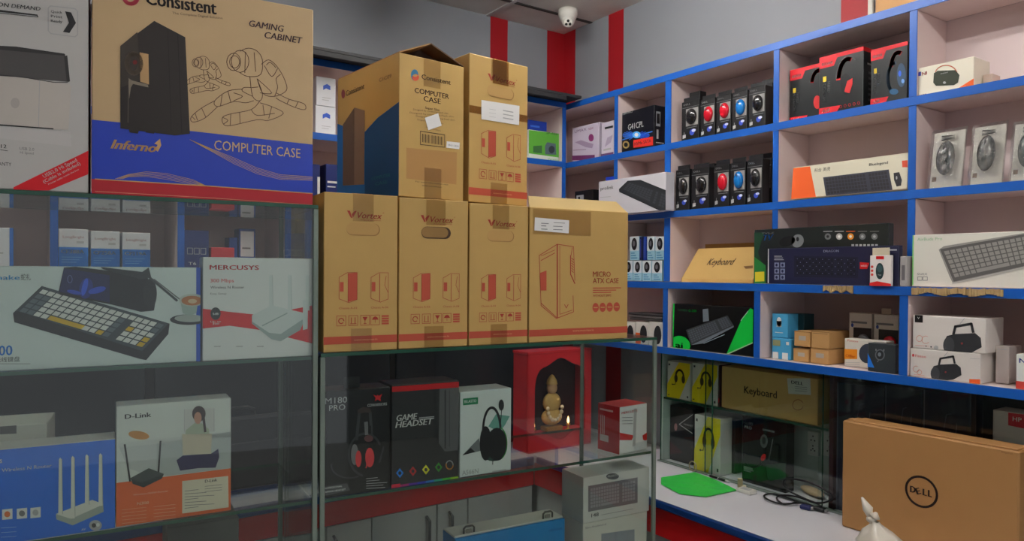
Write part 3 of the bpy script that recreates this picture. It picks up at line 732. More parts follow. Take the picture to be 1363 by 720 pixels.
t = Thing('carton', 'white laser printer carton with red corner band, at far left on the glass case', 'carton')
A, B = onV(-190, 240, 0.0), onV(117.5, 252, .0); A.z = ZL1; B.z = ZL1; h = hgt(B, 117.5, -30)
bx = Box(t, A, B, h, .26, M(200, 199, 196, rough=.35), ZL1); F = bx.front()
def c0(x, y): return (x/2.769, y/2.769)
F.t('PRINT ON DEMAND', *c0(-90, 14), *c0(150, 40), 5.5, DARK, 2, .02, .2, True); F.p([c0(-60, 28), c0(-20, 34), c0(138, 54), c0(142, 64), c0(-60, 44)], DARK, 2); F.l([c0(-60, 40), c0(136, 60)], 1, LGREY, 3)
F.l([c0(186, 22), c0(276, 32), c0(286, 42), c0(286, 128), c0(276, 136), c0(188, 124), c0(178, 114), c0(178, 30), c0(186, 22)], 1.2, LGREY, 2)
F.p([c0(240, 42), c0(262, 46), c0(280, 85), c0(256, 122), c0(232, 118), c0(254, 84)], DARK, 3)
for k, s_ in enumerate(('Quick', 'Print', 'Ready')): F.t(s_, *c0(188, 47+17*k), *c0(230, 51+17*k), 3.6, DARK, 3, 0, 0, True)
F.p([c0(-80, 165), c0(60, 175), c0(240, 200), c0(256, 302), c0(-80, 275)], M(86, 84, 84), 2); F.p([c0(-80, 165), c0(60, 172), c0(238, 198), c0(240, 206), c0(-80, 176)], M(60, 58, 60), 3)
F.p([c0(236, 208), c0(248, 204), c0(258, 300), c0(246, 302)], M(60, 58, 60), 3); F.l([c0(-80, 268), c0(90, 286), c0(200, 304), c0(250, 304)], 1, M(60, 58, 60), 4)
F.p([c0(-80, 276), c0(60, 284), c0(256, 308), c0(262, 320), c0(252, 478), c0(200, 478), c0(60, 462), c0(-80, 452)], M(204, 198, 190), 3)
F.l([c0(-80, 455), c0(60, 465), c0(196, 475)], 1.6, BLACK, 4); F.l([c0(146, 296), c0(142, 468)], .7, LGREY, 4); F.e(*c0(56, 380), 6, 7, M(186, 180, 174), 4)
F.p([c0(-80, 458), c0(260, 486), c0(264, 540), c0(-80, 500)], M(206, 204, 202), 1)
F.t('12', *c0(4, 545), *c0(24, 548), 5, DARK, 2, .02); F.l([c0(2, 552), c0(28, 556)], .8, DARK, 2); F.t('USB 2.0', *c0(72, 552), *c0(126, 558), 4, GREY, 2); F.t('Hi Speed', *c0(74, 566), *c0(124, 570), 3.4, GREY, 2); F.t('WARRANTY', *c0(-60, 606), *c0(42, 610), 5, DARK, 2)
F.p([c0(50, 690), c0(330, 553), c0(330, 640), c0(180, 702), c0(50, 702)], M(226, 26, 40), 2)
F.t('USB2.0 Hi Speed', *c0(163, 656), *c0(286, 594), 4.8, WHITE, 3, .02, 0, True); F.t('(Cable is included)', *c0(163, 676), *c0(298, 606), 4.4, WHITE, 3, .02, 0, True); F.t('Printer cable inside the box', *c0(180, 682), *c0(292, 626), 2.2, WHITE, 3, 0, 0, True)
t.done()

# ================================================================== INSIDE THE LEFT CASE
def c2(x, y): return (x/2.879, 250+y/2.879)
t = Thing('keyboard_box', 'white wireless keyboard box with dark keyboard picture on the upper glass shelf', 'box')
A, B = onV(-120, 490, .020), onV(266.5, 482, .020); A.z = B.z = ZS1+.001; h = hgt(B, 266, 356)
bx = Box(t, A, B, h, .06, M(214, 226, 226, rough=.35), ZS1+.001); F = bx.front()
F.t('InSnake', *c2(-70, 352), *c2(76, 348), 6.5, M(40, 150, 220), 2, .02); F.t('蛇礼', *c2(80, 352), *c2(118, 352), 7, DARK, 2)
F.t('2100', *c2(-60, 645), *c2(48, 645), 14, M(30, 130, 230), 2, .03); F.t('无线键盘', *c2(-20, 668), *c2(76, 668), 5.5, DARK, 2); F.l([c2(-20, 674), c2(116, 674)], .5, DARK, 2)
F.p([c2(752, 300), c2(770, 300), c2(770, 670), c2(752, 670)], M(24, 84, 200), 2)
KB = M(44, 52, 60); KK = M(224, 226, 222); KG = M(96, 110, 120); KY = M(222, 182, 34)
F.p([c2(50, 480), c2(160, 376), c2(650, 520), c2(645, 560), c2(560, 660), c2(535, 655), c2(55, 515)], M(34, 36, 42), 2)
F.p([c2(60, 470), c2(165, 378), c2(645, 520), c2(545, 625)], M(62, 72, 80), 3)
cor = [c2(160, 384), c2(640, 524), c2(548, 618), c2(62, 476)]
for r in range(5):
    for k in range(18):
        u0 = .015+.975*k/18; u1 = u0+.975*.84/18; v0 = .03+.95*r/5; v1 = v0+.95*.80/5; mt = KK
        if k in (0, 1) and r > 0 or k in (12, 13) and r in (1, 2, 3) or k == 17 and r < 2: mt = KG
        if r == 4 and 4 <= k <= 8: mt = KY; u1 = u0+.975/18
        if (k, r) in ((11, 4), (12, 4), (14, 2), (17, 4), (17, 3), (13, 3)) : mt = KY if (k, r) != (12, 4) else KG
        if k == 13 and r > 0: continue
        F.p([F.bil(cor, u0, v0), F.bil(cor, u1, v0), F.bil(cor, u1, v1), F.bil(cor, u0, v1)], mt, 4)
F.p([c2(225, 395), c2(245, 305), c2(290, 302), c2(560, 335), c2(600, 410), c2(590, 470), c2(540, 475), c2(420, 445), c2(230, 410)], M(30, 32, 40), 5)
F.p([c2(245, 308), c2(420, 335), c2(420, 440), c2(228, 398)], M(24, 32, 92), 6)
F.e(*c2(330, 385), 9, 14, M(30, 50, 150), 7, rot=.2); F.e(*c2(325, 380), 3.6, 12, M(50, 96, 240), 8, rot=.25); F.e(*c2(372, 392), 12, 4.2, M(44, 84, 220), 8, rot=-.25); F.e(*c2(285, 400), 10, 2.6, M(40, 74, 200), 8, rot=.2); F.ring(*c2(268, 350), 3, 5, .7, M(110, 120, 190), 8)
F.p([c2(385, 303), c2(545, 322), c2(570, 305), c2(580, 345), c2(540, 350), c2(395, 312)], M(48, 52, 58), 7); F.l([c2(575, 345), c2(678, 432)], 3, M(70, 74, 78), 7); F.l([c2(590, 350), c2(690, 428)], 1.5, M(110, 112, 116), 7)
F.e(*c2(575, 405), 9, 20, M(40, 42, 48), 6)
F.p([c2(690, 430), c2(760, 430), c2(752, 480), c2(725, 490), c2(700, 480)], M(170, 190, 184), 7); F.e(*c2(735, 430), 17, 8.5, M(196, 206, 200), 8); F.e(*c2(735, 432), 14, 6.5, M(190, 120, 70), 9); F.e(*c2(737, 434), 6, 3, M(226, 200, 160), 10)
F.e(*c2(720, 505), 24, 7, M(46, 50, 56), 4); F.e(*c2(726, 500), 20, 5, M(176, 186, 182), 5)
Ft = bx.right(); Ft.fr(0, 0, 1, 1, M(24, 84, 200), 1)
t.done()

t = Thing('router_box', 'white box with red wave and white router picture on the upper glass shelf', 'box')
A, B = onV(269.5, 479, .014), onV(415.5, 472, .016); A.z = B.z = ZS1+.001; h = hgt(A, 269, 342)
bx = Box(t, A, B, h, .065, M(228, 230, 230, rough=.35), ZS1+.001); F = bx.front()
RR = M(220, 30, 36)
F.p([c2(768, 462), c2(880, 475), c2(1000, 488), c2(1212, 448), c2(1212, 600), c2(1110, 575), c2(1000, 545), c2(880, 528), c2(768, 540)], RR, 2)
F.t('MERCUSYS', *c2(803, 313), *c2(992, 313), 6.4, M(206, 24, 40), 3, .03); F.t('300 Mbps', *c2(806, 362), *c2(896, 362), 5, M(220, 60, 66), 3, .0); F.t('Wireless N Router', *c2(806, 386), *c2(936, 384), 3.6, DARK, 3); F.t('Easy Setup', *c2(806, 409), *c2(868, 408), 2.6, GREY, 3)
F.e(*c2(826, 482), 6.8, 8.4, DARK, 3); F.t('5dBi', *c2(815, 487), *c2(838, 487), 3, WHITE, 4); F.t('Up to', *c2(806, 516), *c2(846, 516), 2.4, WHITE, 4); F.t('300', *c2(814, 524), *c2(840, 524), 2.4, WHITE, 4)
RW = M(214, 222, 222); RS = M(168, 182, 182)
for x in (1038, 1110, 1178): F.p([c2(x-7, 335), c2(x+5, 335), c2(x+7, 470), c2(x-7, 470)], RW, 3); F.l([c2(x+6, 335), c2(x+8, 470)], .5, RS, 4)
F.p([c2(965, 490), c2(1040, 452), c2(1160, 480), c2(1170, 500), c2(1150, 545), c2(1075, 588), c2(1040, 580), c2(965, 520)], RS, 4); F.p([c2(965, 488), c2(1040, 450), c2(1160, 478), c2(1165, 500), c2(1075, 560), c2(1030, 555), c2(966, 512)], RW, 5); F.l([c2(1005, 528), c2(1100, 480)], 1.6, RS, 6)
F.p([c2(1160, 430), c2(1180, 430), c2(1178, 540), c2(1160, 545)], RW, 6)
for x in (820, 905, 985): F.t('easy', *c2(x, 610), *c2(x+26, 610), 2.4, GREY, 3)
t.done()
def cA(x, y): return (x/2.879, 470+y/2.879)
t = Thing('router_box', 'orange and white router box showing a woman with laptop, on the lower shelf', 'box')
A, B = onV(154.5, 712, .018), onV(307, 688, .020); A.z = B.z = ZS2+.001; h = hgt(A, 154.5, 541)
bx = Box(t, A, B, h, .07, M(214, 220, 214, rough=.35), ZS2+.001); F = bx.front()
F.p([cA(440, 498), cA(890, 440), cA(890, 640), cA(440, 720)], M(232, 106, 48), 2)
F.p([cA(600, 345), cA(890, 300), cA(890, 440), cA(640, 470), cA(600, 450)], M(182, 190, 188), 2); F.p([cA(450, 345), cA(600, 330), cA(700, 320), cA(700, 400), cA(640, 470), cA(600, 480), cA(490, 440)], M(196, 202, 200), 1)
F.p([cA(706, 215), cA(822, 210), cA(822, 300), cA(706, 305)], M(206, 208, 204), 2); F.l([cA(706, 215), cA(706, 300)], .6, LGREY, 3); F.l([cA(820, 212), cA(820, 300)], .6, LGREY, 3)
F.p([cA(450, 345), cA(890, 300), cA(890, 320), cA(450, 362)], M(206, 212, 208), 2)
F.t('D-Link', *cA(478, 252), *cA(580, 244), 6.4, DARK, 3, .04)
F.e(*cA(532, 314), 14, 5.5, M(206, 142, 58), 4, rot=.15)
SKN = M(200, 146, 118); HAIR = M(56, 36, 30)
F.e(*cA(762, 232), 9, 10.5, HAIR, 4); F.e(*cA(758, 248), 5, 8, SKN, 5); F.l([cA(778, 230), cA(786, 300)], 3, HAIR, 6)
F.p([cA(745, 268), cA(772, 268), cA(800, 290), cA(812, 390), cA(702, 388), cA(712, 295)], M(176, 186, 160), 3); F.p([cA(698, 310), cA(812, 308), cA(808, 385), cA(700, 390)], M(206, 196, 170), 6)
F.p([cA(676, 410), cA(700, 392), cA(810, 384), cA(836, 366), cA(840, 398), cA(826, 438), cA(760, 440), cA(690, 450)], M(44, 40, 84), 5)
F.l([cA(478, 350), cA(498, 490)], 2.2, BLACK, 5); F.l([cA(615, 337), cA(607, 455)], 2.2, BLACK, 5); F.p([cA(500, 478), cA(570, 440), cA(628, 462), cA(620, 480), cA(550, 514), cA(508, 500)], M(52, 58, 60), 6); F.p([cA(500, 478), cA(570, 440), cA(628, 462), cA(545, 496)], M(70, 78, 78), 7)
F.p([cA(698, 490), cA(874, 470), cA(876, 590), cA(698, 614)], M(222, 214, 190), 4)
F.t('D-Link', *cA(785, 496), *cA(832, 490), 4, DARK, 5, .03)
for k in range(7): F.l([cA(708, 528+11*k), cA(760+30*(k % 3), 522+11*k)], .7, GREY, 5)
for k in range(3): F.l([cA(785, 510+10*k), cA(850, 503+10*k)], .6, GREY, 5)
F.t('Wireless N300 Router', *cA(510, 546), *cA(645, 530), 2.4, M(246, 200, 170), 4, 0, 0, True); F.t('N300', *cA(525, 582), *cA(570, 577), 4, M(250, 214, 180), 4, .02, 0, True)
for k in range(6): F.l([cA(468, 600+13*k), cA(560, 590+13*k)], .6, M(246, 180, 140), 4); F.l([cA(590, 588+13*k), cA(672, 579+13*k)], .6, M(246, 180, 140), 4)
t.done()
t = Thing('router_box', 'bright blue box with white four-antenna router picture on the lower glass shelf', 'box')
A, B = onV(-60, 728, .014), onV(153, 712, .014); A.z = B.z = ZS2+.001; h = hgt(B, 153, 584)
bx = Box(t, A, B, h, .08, M(222, 222, 214, rough=.4), ZS2+.001); F = bx.front()
F.fr(0, 0, 1, .995, M(26, 110, 226, rough=.35), 1)
def cB(x, y): return (x/2.769, 460+y/2.769)
F.t('300Mbps', *cB(-90, 442), *cB(8, 436), 8, WHITE, 2, .02); F.t('Wireless N Router', *cB(6, 466), *cB(190, 448), 5, WHITE, 2, .01, 0, True)
AW = M(226, 228, 216); AS = M(170, 180, 170)
F.p([cB(206, 622), cB(340, 570), cB(380, 584), cB(382, 612), cB(268, 662), cB(208, 640)], AS, 2); F.p([cB(206, 620), cB(340, 568), cB(382, 584), cB(262, 638)], AW, 3)
for x, y0, y1 in ((222, 418, 620), (268, 412, 636), (320, 406, 585), (370, 402, 590)): F.p([cB(x-7, y1), cB(x+9, y1), cB(x+5, y0), cB(x, y0-6), cB(x-5, y0)], AW, 4); F.l([cB(x+6, y0), cB(x+9, y1)], .7, AS, 5)
for k, x in enumerate((8, 62, 112)):
    F.p([cB(x, 604-3*k), cB(x+38, 600-3*k), cB(x+38, 638-3*k), cB(x, 642-3*k)], WHITE, 2); F.e(*cB(x+19, 621-3*k), 4, 4, [M(230, 120, 60), GREY, LGREY][k], 3)
F.e(*cB(352, 662), 8.5, 7, LGREY, 3); F.e(*cB(346, 662), 3, 3, DARK, 4); F.e(*cB(361, 660), 2.5, 2.5, WHITE, 4)
for k in range(3): F.l([cB(4, 672+17*k), cB(60, 668+17*k)], .6, M(150, 190, 240), 2)
F.t('AV', *cB(300, 682), *cB(316, 680), 3, WHITE, 2)
t.done()
t = Thing('box', 'low white flat box lying behind the blue router box in the left case', 'box')
A, B = onV(-60, 600, .17), onV(62, 597, .16); A.z = B.z = ZS2+.001; h = hgt(A, 0, 566)
bx = Box(t, A, B, h, .14, OFFW, ZS2+.001); F = bx.front(); F.p([(0, 566), (22, 566), (22, 577), (0, 578)], M(110, 108, 106), 2)
t.done()
t = Thing('box', 'dark grey flat carton on the lowest shelf under the orange router box', 'box')
A, B = onV(222, 716, .15), onV(318, 712, .15); A.z = B.z = .642; h = hgt(A, 222, 703)
Box(t, A, B, h, .16, M(86, 86, 84), .642).front().fr(.1, .2, .9, .8, GREY, 1); t.done()

# ================================================================== INSIDE THE MIDDLE CASE
def c6(x, y): return (420+x/2.667, 450+y/2.667)
def c7(x, y): return (420+x/4.0, 490+y/4.0)
ZM1 = ZM+.001
t = Thing('headset_box', 'black headset box with glowing red earcups beside the case corner post', 'box', 'headset boxes in the middle case')
A, B = onV(433, 664, .014), onV(519, 652, .014); A.z = B.z = ZM1; h = hgt(B, 519, 515)
bx = Box(t, A, B, h, .09, M(24, 24, 26, rough=.28), ZM1); F = bx.front()
F.t('M180', *c7(50, 192), *c7(168, 180), 8.5, M(220, 222, 224), 3, .01); F.t('PRO', *c7(72, 228), *c7(158, 220), 8, M(200, 202, 204), 3)
F.p([c7(306, 140), c7(325, 148), c7(330, 140), c7(336, 148), c7(355, 136), c7(344, 160), c7(348, 176), c7(330, 166), c7(314, 176), c7(320, 158)], RED, 3)
F.t('COWARRIORS', *c7(276, 206), *c7(380, 194), 4, M(210, 212, 214), 3, .03)
HG = M(66, 66, 70); HG2 = M(120, 120, 124)
F.p([c7(222, 222), c7(250, 206), c7(290, 212), c7(300, 240), c7(262, 235), c7(226, 245)], M(70, 54, 54), 3)
F.l([c7(232, 240), c7(218, 380)], 4, HG, 3); F.l([c7(290, 235), c7(300, 370)], 4, HG, 3); F.l([c7(268, 290), c7(272, 350)], 5, HG2, 4); F.l([c7(287, 310), c7(287, 345)], 4, BLACK, 5)
F.ring(*c7(265, 460), 22, 28, 3, HG, 3, 100, 330); F.e(*c7(282, 374), 6, 4.5, M(110, 70, 72), 5); F.l([c7(340, 500), c7(362, 420)], 2.5, HG, 3); F.ring(*c7(180, 520), 24, 16, 2, HG, 3, 60, 190)
RG = M(224, 60, 66)
F.e(*c7(228, 482), 4, 11, RG, 4); F.e(*c7(288, 475), 6, 13, RG, 4); F.l([c7(252, 430), c7(262, 525)], 3, BLACK, 5); F.l([c7(268, 530), c7(285, 455)], 1.5, RG, 6); F.e(*c7(208, 460), 5, 14, HG2, 3)
for k in range(5): F.l([c7(270, 588+13*k), c7(330+10*(k % 3)+30*(k > 1), 582+13*k)], .7, LGREY, 3)
F.p([c7(36, 630), c7(168, 612), c7(184, 650), c7(36, 682)], M(80, 80, 84), 2); F.t('PROFESSIONAL', *c7(40, 646), *c7(142, 630), 2.6, WHITE, 3); F.t('GAMING HEADSET', *c7(40, 666), *c7(160, 650), 2.6, WHITE, 3)
p = t.part('hang_tab'); p.obox(bx.O+bx.U*(bx.w*.32)+bx.V*(h+.0002)+bx.W*.03, bx.U, bx.V, bx.W, bx.w*.25, .028, .002, BLACK)
t.done()
t = Thing('headset_box', 'black headset box with red top band and rainbow bottom edge', 'box', 'headset boxes in the middle case')
A, B = onV(521, 651, .016), onV(610, 640, .018); A.z = B.z = ZM1; h = hgt(A, 521, 513)
bx = Box(t, A, B, h, .10, M(48, 48, 50, rough=.35), ZM1); F = bx.front()
F.p([c7(395, 100), c7(765, 72), c7(765, 102), c7(395, 128)], RED, 2)
F.p([c7(660, 108), c7(765, 102), c7(765, 435), c7(688, 444), c7(656, 400)], M(98, 98, 100), 2); F.l([c7(690, 118), c7(690, 425)], 2.2, M(60, 60, 62), 3); F.l([c7(712, 118), c7(712, 415)], .8, M(60, 60, 62), 3)
F.t('GAME', *c7(430, 282), *c7(542, 273), 8.5, WHITE, 3, .04, .2); F.t('HEADSET', *c7(424, 318), *c7(626, 303), 8.5, WHITE, 3, .04, .2); F.l([c7(552, 264), c7(630, 258)], 1.2, LGREY, 3); F.l([c7(550, 272), c7(630, 266)], 1.2, LGREY, 3)
for x, y, c in ((448, 558, M(30, 130, 230)), (518, 548, M(206, 38, 40)), (587, 540, M(222, 220, 40)), (655, 527, M(60, 160, 50))):
    F.p([c7(x-20, y), c7(x, y-26), c7(x+20, y), c7(x, y+26)], c, 3); F.e(*c7(x, y), 2, 2.5, DARK, 4)
F.ring(*c7(713, 515), 4.6, 5.6, 1.6, M(230, 150, 60), 3, 0, 200); F.ring(*c7(713, 515), 4.6, 5.6, 1.6, LGREY, 3, 200, 360)
cs = [M(220, 30, 60), M(180, 40, 120), M(90, 40, 170), M(30, 60, 200), M(30, 130, 220), M(30, 180, 150), M(70, 200, 60), M(170, 220, 40)]
for k in range(8): F.fr(k/8, .0, (k+1)/8, .022+.012*(k < 1), cs[k], 3)
t.done()
t = Thing('headset_box', 'white headset box with green logo and black headset picture in the middle case', 'box', 'headset boxes in the middle case')
A, B = onV(612, 637, .020), onV(680, 629, .022); A.z = B.z = ZM1; h = hgt(A, 612, 522)
bx = Box(t, A, B, h, .09, M(222, 230, 228, rough=.35), ZM1); F = bx.front()
F.p([c7(785, 162), c7(865, 154), c7(865, 190), c7(785, 198)], M(20, 130, 84), 2); F.t('BILASTO', *c7(792, 186), *c7(856, 180), 4, WHITE, 3, .03)
F.p([c7(960, 245), c7(1034, 255), c7(1010, 300), c7(980, 340), c7(920, 310)], M(110, 170, 156), 2); F.p([c7(782, 462), c7(870, 372), c7(880, 440)], M(120, 126, 128), 2); F.p([c7(782, 464), c7(825, 424), c7(850, 446)], BLACK, 3)
F.ring(*c7(938, 330), 11.5, 30, 3.4, DARK, 3, 170, 355); F.e(*c7(905, 400), 8, 23, BLACK, 4); F.e(*c7(965, 405), 14, 22, BLACK, 4); F.e(*c7(945, 455), 14, 10, M(50, 80, 70), 3); F.e(*c7(988, 196), 3.6, 7.5, DARK, 5); F.l([c7(990, 215), c7(984, 300)], 1.2, DARK, 4); F.ring(*c7(970, 400), 12, 22, 1.5, M(60, 150, 70), 5, -70, 60)
F.l([c7(944, 470), c7(942, 512)], 1.2, DARK, 5)
F.t('A566N', *c7(780, 570), *c7(866, 556), 6.5, M(150, 158, 158), 3)
F.lines(655, 627, 678, 2, 1, LGREY)
t.done()
t = Thing('router_box', 'small red and white router box at the right end of the middle case shelf', 'box')
A0 = onV(824.5, 606, .016); A0.z = ZM1
h_ = math.radians(3); U1 = Vector((math.cos(h_), math.sin(h_), 0)); W1 = Vector((-math.sin(h_), math.cos(h_), 0))
B0 = cross_line(861, 570, A0, U1); D0 = cross_line(796, 570, A0, W1); dp = min((D0-A0).length, .20); h = hgt(A0, 824.5, 542)
bx = Box(t, A0, B0, h, dp, M(226, 228, 228, rough=.35), ZM1)
Fl = bx.left(); Fl.fr(0, 0, 1, 1, M(196, 34, 42), 1); Fl.fr(.08, .86, .7, .90, M(236, 180, 180), 2)
for u in (.12, .2, .28): Fl.fr(u, .35, u+.03, .75, M(226, 200, 200), 2)
Fl.fr(.1, .2, .5, .34, M(226, 200, 200), 2)
bx.top().fr(0, 0, 1, 1, M(220, 74, 72), 1)
F = bx.front(); F.t('MERCUSYS', *c6(1086, 270), *c6(1142, 268), 3, M(206, 24, 40), 3, .02)
for k in range(3): F.l([c6(1088, 282+11*k), c6(1125, 281+11*k)], .7, GREY, 3)
F.p([c6(1078, 335), c6(1130, 345), c6(1122, 362), c6(1078, 362)], RED, 2); F.p([c6(1160, 345), c6(1196, 322), c6(1196, 378), c6(1162, 360)], RED, 2); F.p([c6(1130, 250), c6(1140, 250), c6(1135, 380), c6(1125, 385)], LGREY, 3); F.p([c6(1128, 375), c6(1180, 360), c6(1190, 385), c6(1130, 400)], M(206, 212, 214), 3)
t.done()

# lowest level of the middle case
ZL = .641
def cC(x, y): return (600+x/4.868, 620+y/4.868)
t = Thing('keyboard_box', 'white keyboard box with pale window, lower of the two stacked in the middle case', 'box', 'white keyboard boxes')
A, B = onV(776, 724, .024), onV(861, 700, .024); h = hgt(Vector((A.x, A.y, ZL)), 773, 697)
bx = Box(t, A, B, h, .12, OFFW, ZL); F = bx.front(); ZK = ZL+h+.001
F.p([cC(975, 440), cC(1190, 410), cC(1190, 520), cC(975, 520)], M(150, 154, 162), 2); F.t('Slim Keyboard', *cC(870, 410), *cC(1005, 385), 3, GREY, 2)
p = t.part('carton_flap'); bx.right(p).fr(0,0,1,1,LGREY,1)
t.done()
t = Thing('keyboard_box', 'white keyboard box with grey keyboard picture, upper of the two stacked in the middle case', 'box', 'white keyboard boxes')
A, B = onV(762, 700, .075), onV(866, 676, .075)
A.z = B.z = ZK
A = onV(776, 697, .022); A.z = ZK; B = onV(864, 676, .022)
h = hgt(A, 776, 636)
bx = Box(t, A, B, h, .115, M(214, 214, 208, rough=.4), ZK); F = bx.front()
bx.left().fr(0, 0, 1, 1, M(196, 198, 194), 1)
F.p([cC(890, 130), cC(1210, 74), cC(1210, 238), cC(890, 298)], M(128, 122, 126), 2)
cor = [cC(895, 136), cC(1205, 80), cC(1205, 232), cC(895, 292)]
F.kbd(cor, M(128, 122, 126), M(160, 154, 158), 6, 17, 3)
F.e(*cC(1048, 68), 8.5, 4.2, M(110, 108, 108), 2); F.t('PROBOT', *cC(1016, 76), *cC(1082, 64), 3, WHITE, 3, .02)
F.t('148', *cC(910, 334), *cC(958, 326), 5.2, DARK, 2, .02); F.l([cC(975, 318), cC(1180, 278)], .5, GREY, 2)
t.done()
t = Thing('case_box', 'bright blue carrying box with white lid and dark clasps on the lowest shelf', 'box')
A, B = onV(606, 724, .05), onV(752, 697, .05); A.z = B.z = ZL; h = hgt(A, 606, 718)
bx = Box(t, A, B, h, .085, M(14, 128, 196, rough=.35), ZL); F = bx.front()
F.t('NETGEAR', *cC(640, 428), *cC(722, 408), 3.4, M(8, 70, 140), 2)
p = t.part('lid'); O = bx.O+bx.V*(h+.0003)+bx.W*.006; p.obox(O, bx.U, bx.V, bx.W, bx.w-.004, .006, .075, M(196, 196, 186), .003)
p = t.part('handle_loop')
for u in (.12, .84):
    p = t.part('clasp'); O = bx.O+bx.V*(h+.0065)+bx.W*.012+bx.U*(bx.w*u-.012)
    p.tube([O, O+Vector((0,0,.014)), O+bx.U*.006+Vector((0,0,.019)), O+bx.U*.026+Vector((0,0,.019)), O+bx.U*.032+Vector((0,0,.014)), O+bx.U*.032], .0028, M(70, 70, 64, rough=.4), 8)
    p.obox(O+bx.U*.008+Vector((0,0,.0002)), bx.U, bx.V, bx.W, .017, .010, .004, M(130, 128, 118), .001)
t.done()
t = Thing('speaker', 'dark rounded speaker standing low at the corner post of the middle case', 'speaker')
C = onV(447, 715, .10); C.z = ZL
p = t.part('body'); p.lathe(C, [(0, .0), (.030, .001), (.034, .02), (.036, .10), (.032, .15), (.022, .172), (0, .176)], M(28, 28, 30, rough=.3))
p = t.part('cone_ring'); p.lathe(C+Vector((0,0,.10))+(EYE-C).normalized()*.034, [(.020, -.004), (.020, .004), (.014, .005), (.012, 0), (0, .001)], M(70, 72, 76, rough=.3), Vector((EYE.x-C.x, EYE.y-C.y, 0)))
t.done()
t = Thing('bottle', 'small bottle with dark spray nozzle lying low in the middle case', 'bottle')
C = onV(520, 718, .12); C.z = ZL
p = t.part('bottle_body'); p.lathe(C, [(0, 0), (.018, .001), (.02, .01), (.02, .09), (.009, .105), (.009, .112), (0, .112)], M(150, 150, 146, rough=.3))
p = t.part('nozzle'); p.lathe(C, [(.011, .1125), (.011, .125), (.006, .128), (.005, .14), (0, .14)], DARK); p.box(C+Vector((-.024,-.005,.130)), C+Vector((.010,.005,.141)), DARK)
t.done()

# ================================================================== ON THE BACK COUNTER (seen through the glass)
t = Thing('shrine', 'red wooden shrine with dark arched niche on the back counter', 'shrine')
x0, x1 = onY(703, 520, 2.50).x, onY(787, 520, 2.50).x; z1 = onY(738, 466, 2.50).z-.014; z0 = ZC+.001
SR = M(206, 34, 44, rough=.4)
p = t.part('side_panel'); p.box((x0, 2.51, z0), (x0+.010, 2.612, z1), SR)
p = t.part('side_panel'); p.box((x1-.010, 2.51, z0), (x1, 2.612, z1), SR)
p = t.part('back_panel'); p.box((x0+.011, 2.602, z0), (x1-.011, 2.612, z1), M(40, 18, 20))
p = t.part('base_shelf'); p.box((x0+.011, 2.512, z0), (x1-.011, 2.601, z0+.07), SR)
p = t.part('roof'); p.box((x0-.003, 2.500, z1+.0005), (x1+.003, 2.614, z1+.012), SR)
p = t.part('arch_front'); cx = (x0+x1)/2; hw = (x1-x0)/2
arch = [(cx-hw*.80, z0+.072)]
for k in range(21):
    th = math.pi-math.pi*k/20; r = 1+.07*math.cos(6*(th-math.pi/2)); arch.append((cx+hw*.80*math.cos(th), z1-.155+.125*abs(math.sin(th))**.8*r))
arch.append((cx+hw*.80, z0+.072)); out = [(x0, z0)]+[(x0+(x1-x0)*k/20, z1) for k in range(21)]+[(x1, z0)]
for k in range(len(arch)-1):
    a, b, c, d = arch[k], arch[k+1], out[k+1], out[k]
    if k == 0: d = (x0, z0+.072)
    if k == len(arch)-2: c = (x1, z0+.072)
    for Y in (2.500, 2.509): p.poly([(a[0], Y, a[1]), (b[0], Y, b[1]), (c[0], Y, c[1]), (d[0], Y, d[1])], SR)
    p.poly([(a[0], 2.5, a[1]), (b[0], 2.5, b[1]), (b[0], 2.509, b[1]), (a[0], 2.509, a[1])], SR)
for Y in (2.500, 2.509): p.poly([(x0, Y, z0), (x1, Y, z0), (x1, Y, z0+.072), (x0, Y, z0+.072)], SR)
t.done()
t = Thing('figurine', 'gold and cream garlanded deity figurine standing inside the red shrine', 'figurine')
C = Vector((cx-.006, 2.556, z0+.0715))
GO = M(196, 160, 92, rough=.45, bump=.6, scale=90); EX, EY, EZ = Vector((1,0,0)), Vector((0,1,0)), Vector((0,0,1))
p = t.part('pedestal'); p.box(C+Vector((-.046,-.026,0)), C+Vector((.046,.026,.022)), M(150, 110, 50, metal=.5), .004)
p = t.part('body'); p.ellipsoid(C+Vector((0,0,.062)), EX*.056, EY*.028, EZ*.039, GO); p.ellipsoid(C+Vector((0,0,.125)), EX*.048, EY*.026, EZ*.046, GO)
p = t.part('head'); p.ellipsoid(C+Vector((0,0,.190)), EX*.026, EY*.022, EZ*.030, M(190, 150, 110))
p = t.part('crown'); p.lathe(C, [(.026, .208), (.022, .226), (.010, .245), (0, .252)], GO)
for k in range(9):
    a = math.pi*(k/8); p = t.part('garland_flower'); p.ellipsoid(C+Vector((.040*math.cos(a), -.024, .105-.055*math.sin(a))), EX*.010, EY*.007, EZ*.010, M(226, 206, 170, bump=.8, scale=120), 8, 6)
t.done()
for px_, lab in ((711, 'small glowing brass lamp at left inside the red shrine'), (757, 'small glowing brass lamp at right inside the red shrine')):
    P = onY(px_, 545, 2.522); C = Vector((P.x, 2.525, z0+.0712))
    t = Thing('oil_lamp', lab, 'lamp', 'shrine lamps')
    p = t.part('base'); p.lathe(C, [(0, 0), (.012, .0005), (.010, .006), (.004, .010), (.004, .018), (.011, .024), (.010, .028), (0, .028)], M(200, 150, 60, rough=.3, metal=.8))
    p = t.part('flame'); p.lathe(C, [(0, .029), (.0055, .036), (.0045, .050), (0, .064)], emis('flame', (1, .55, .18), 2.5), n=10)
    t.done()
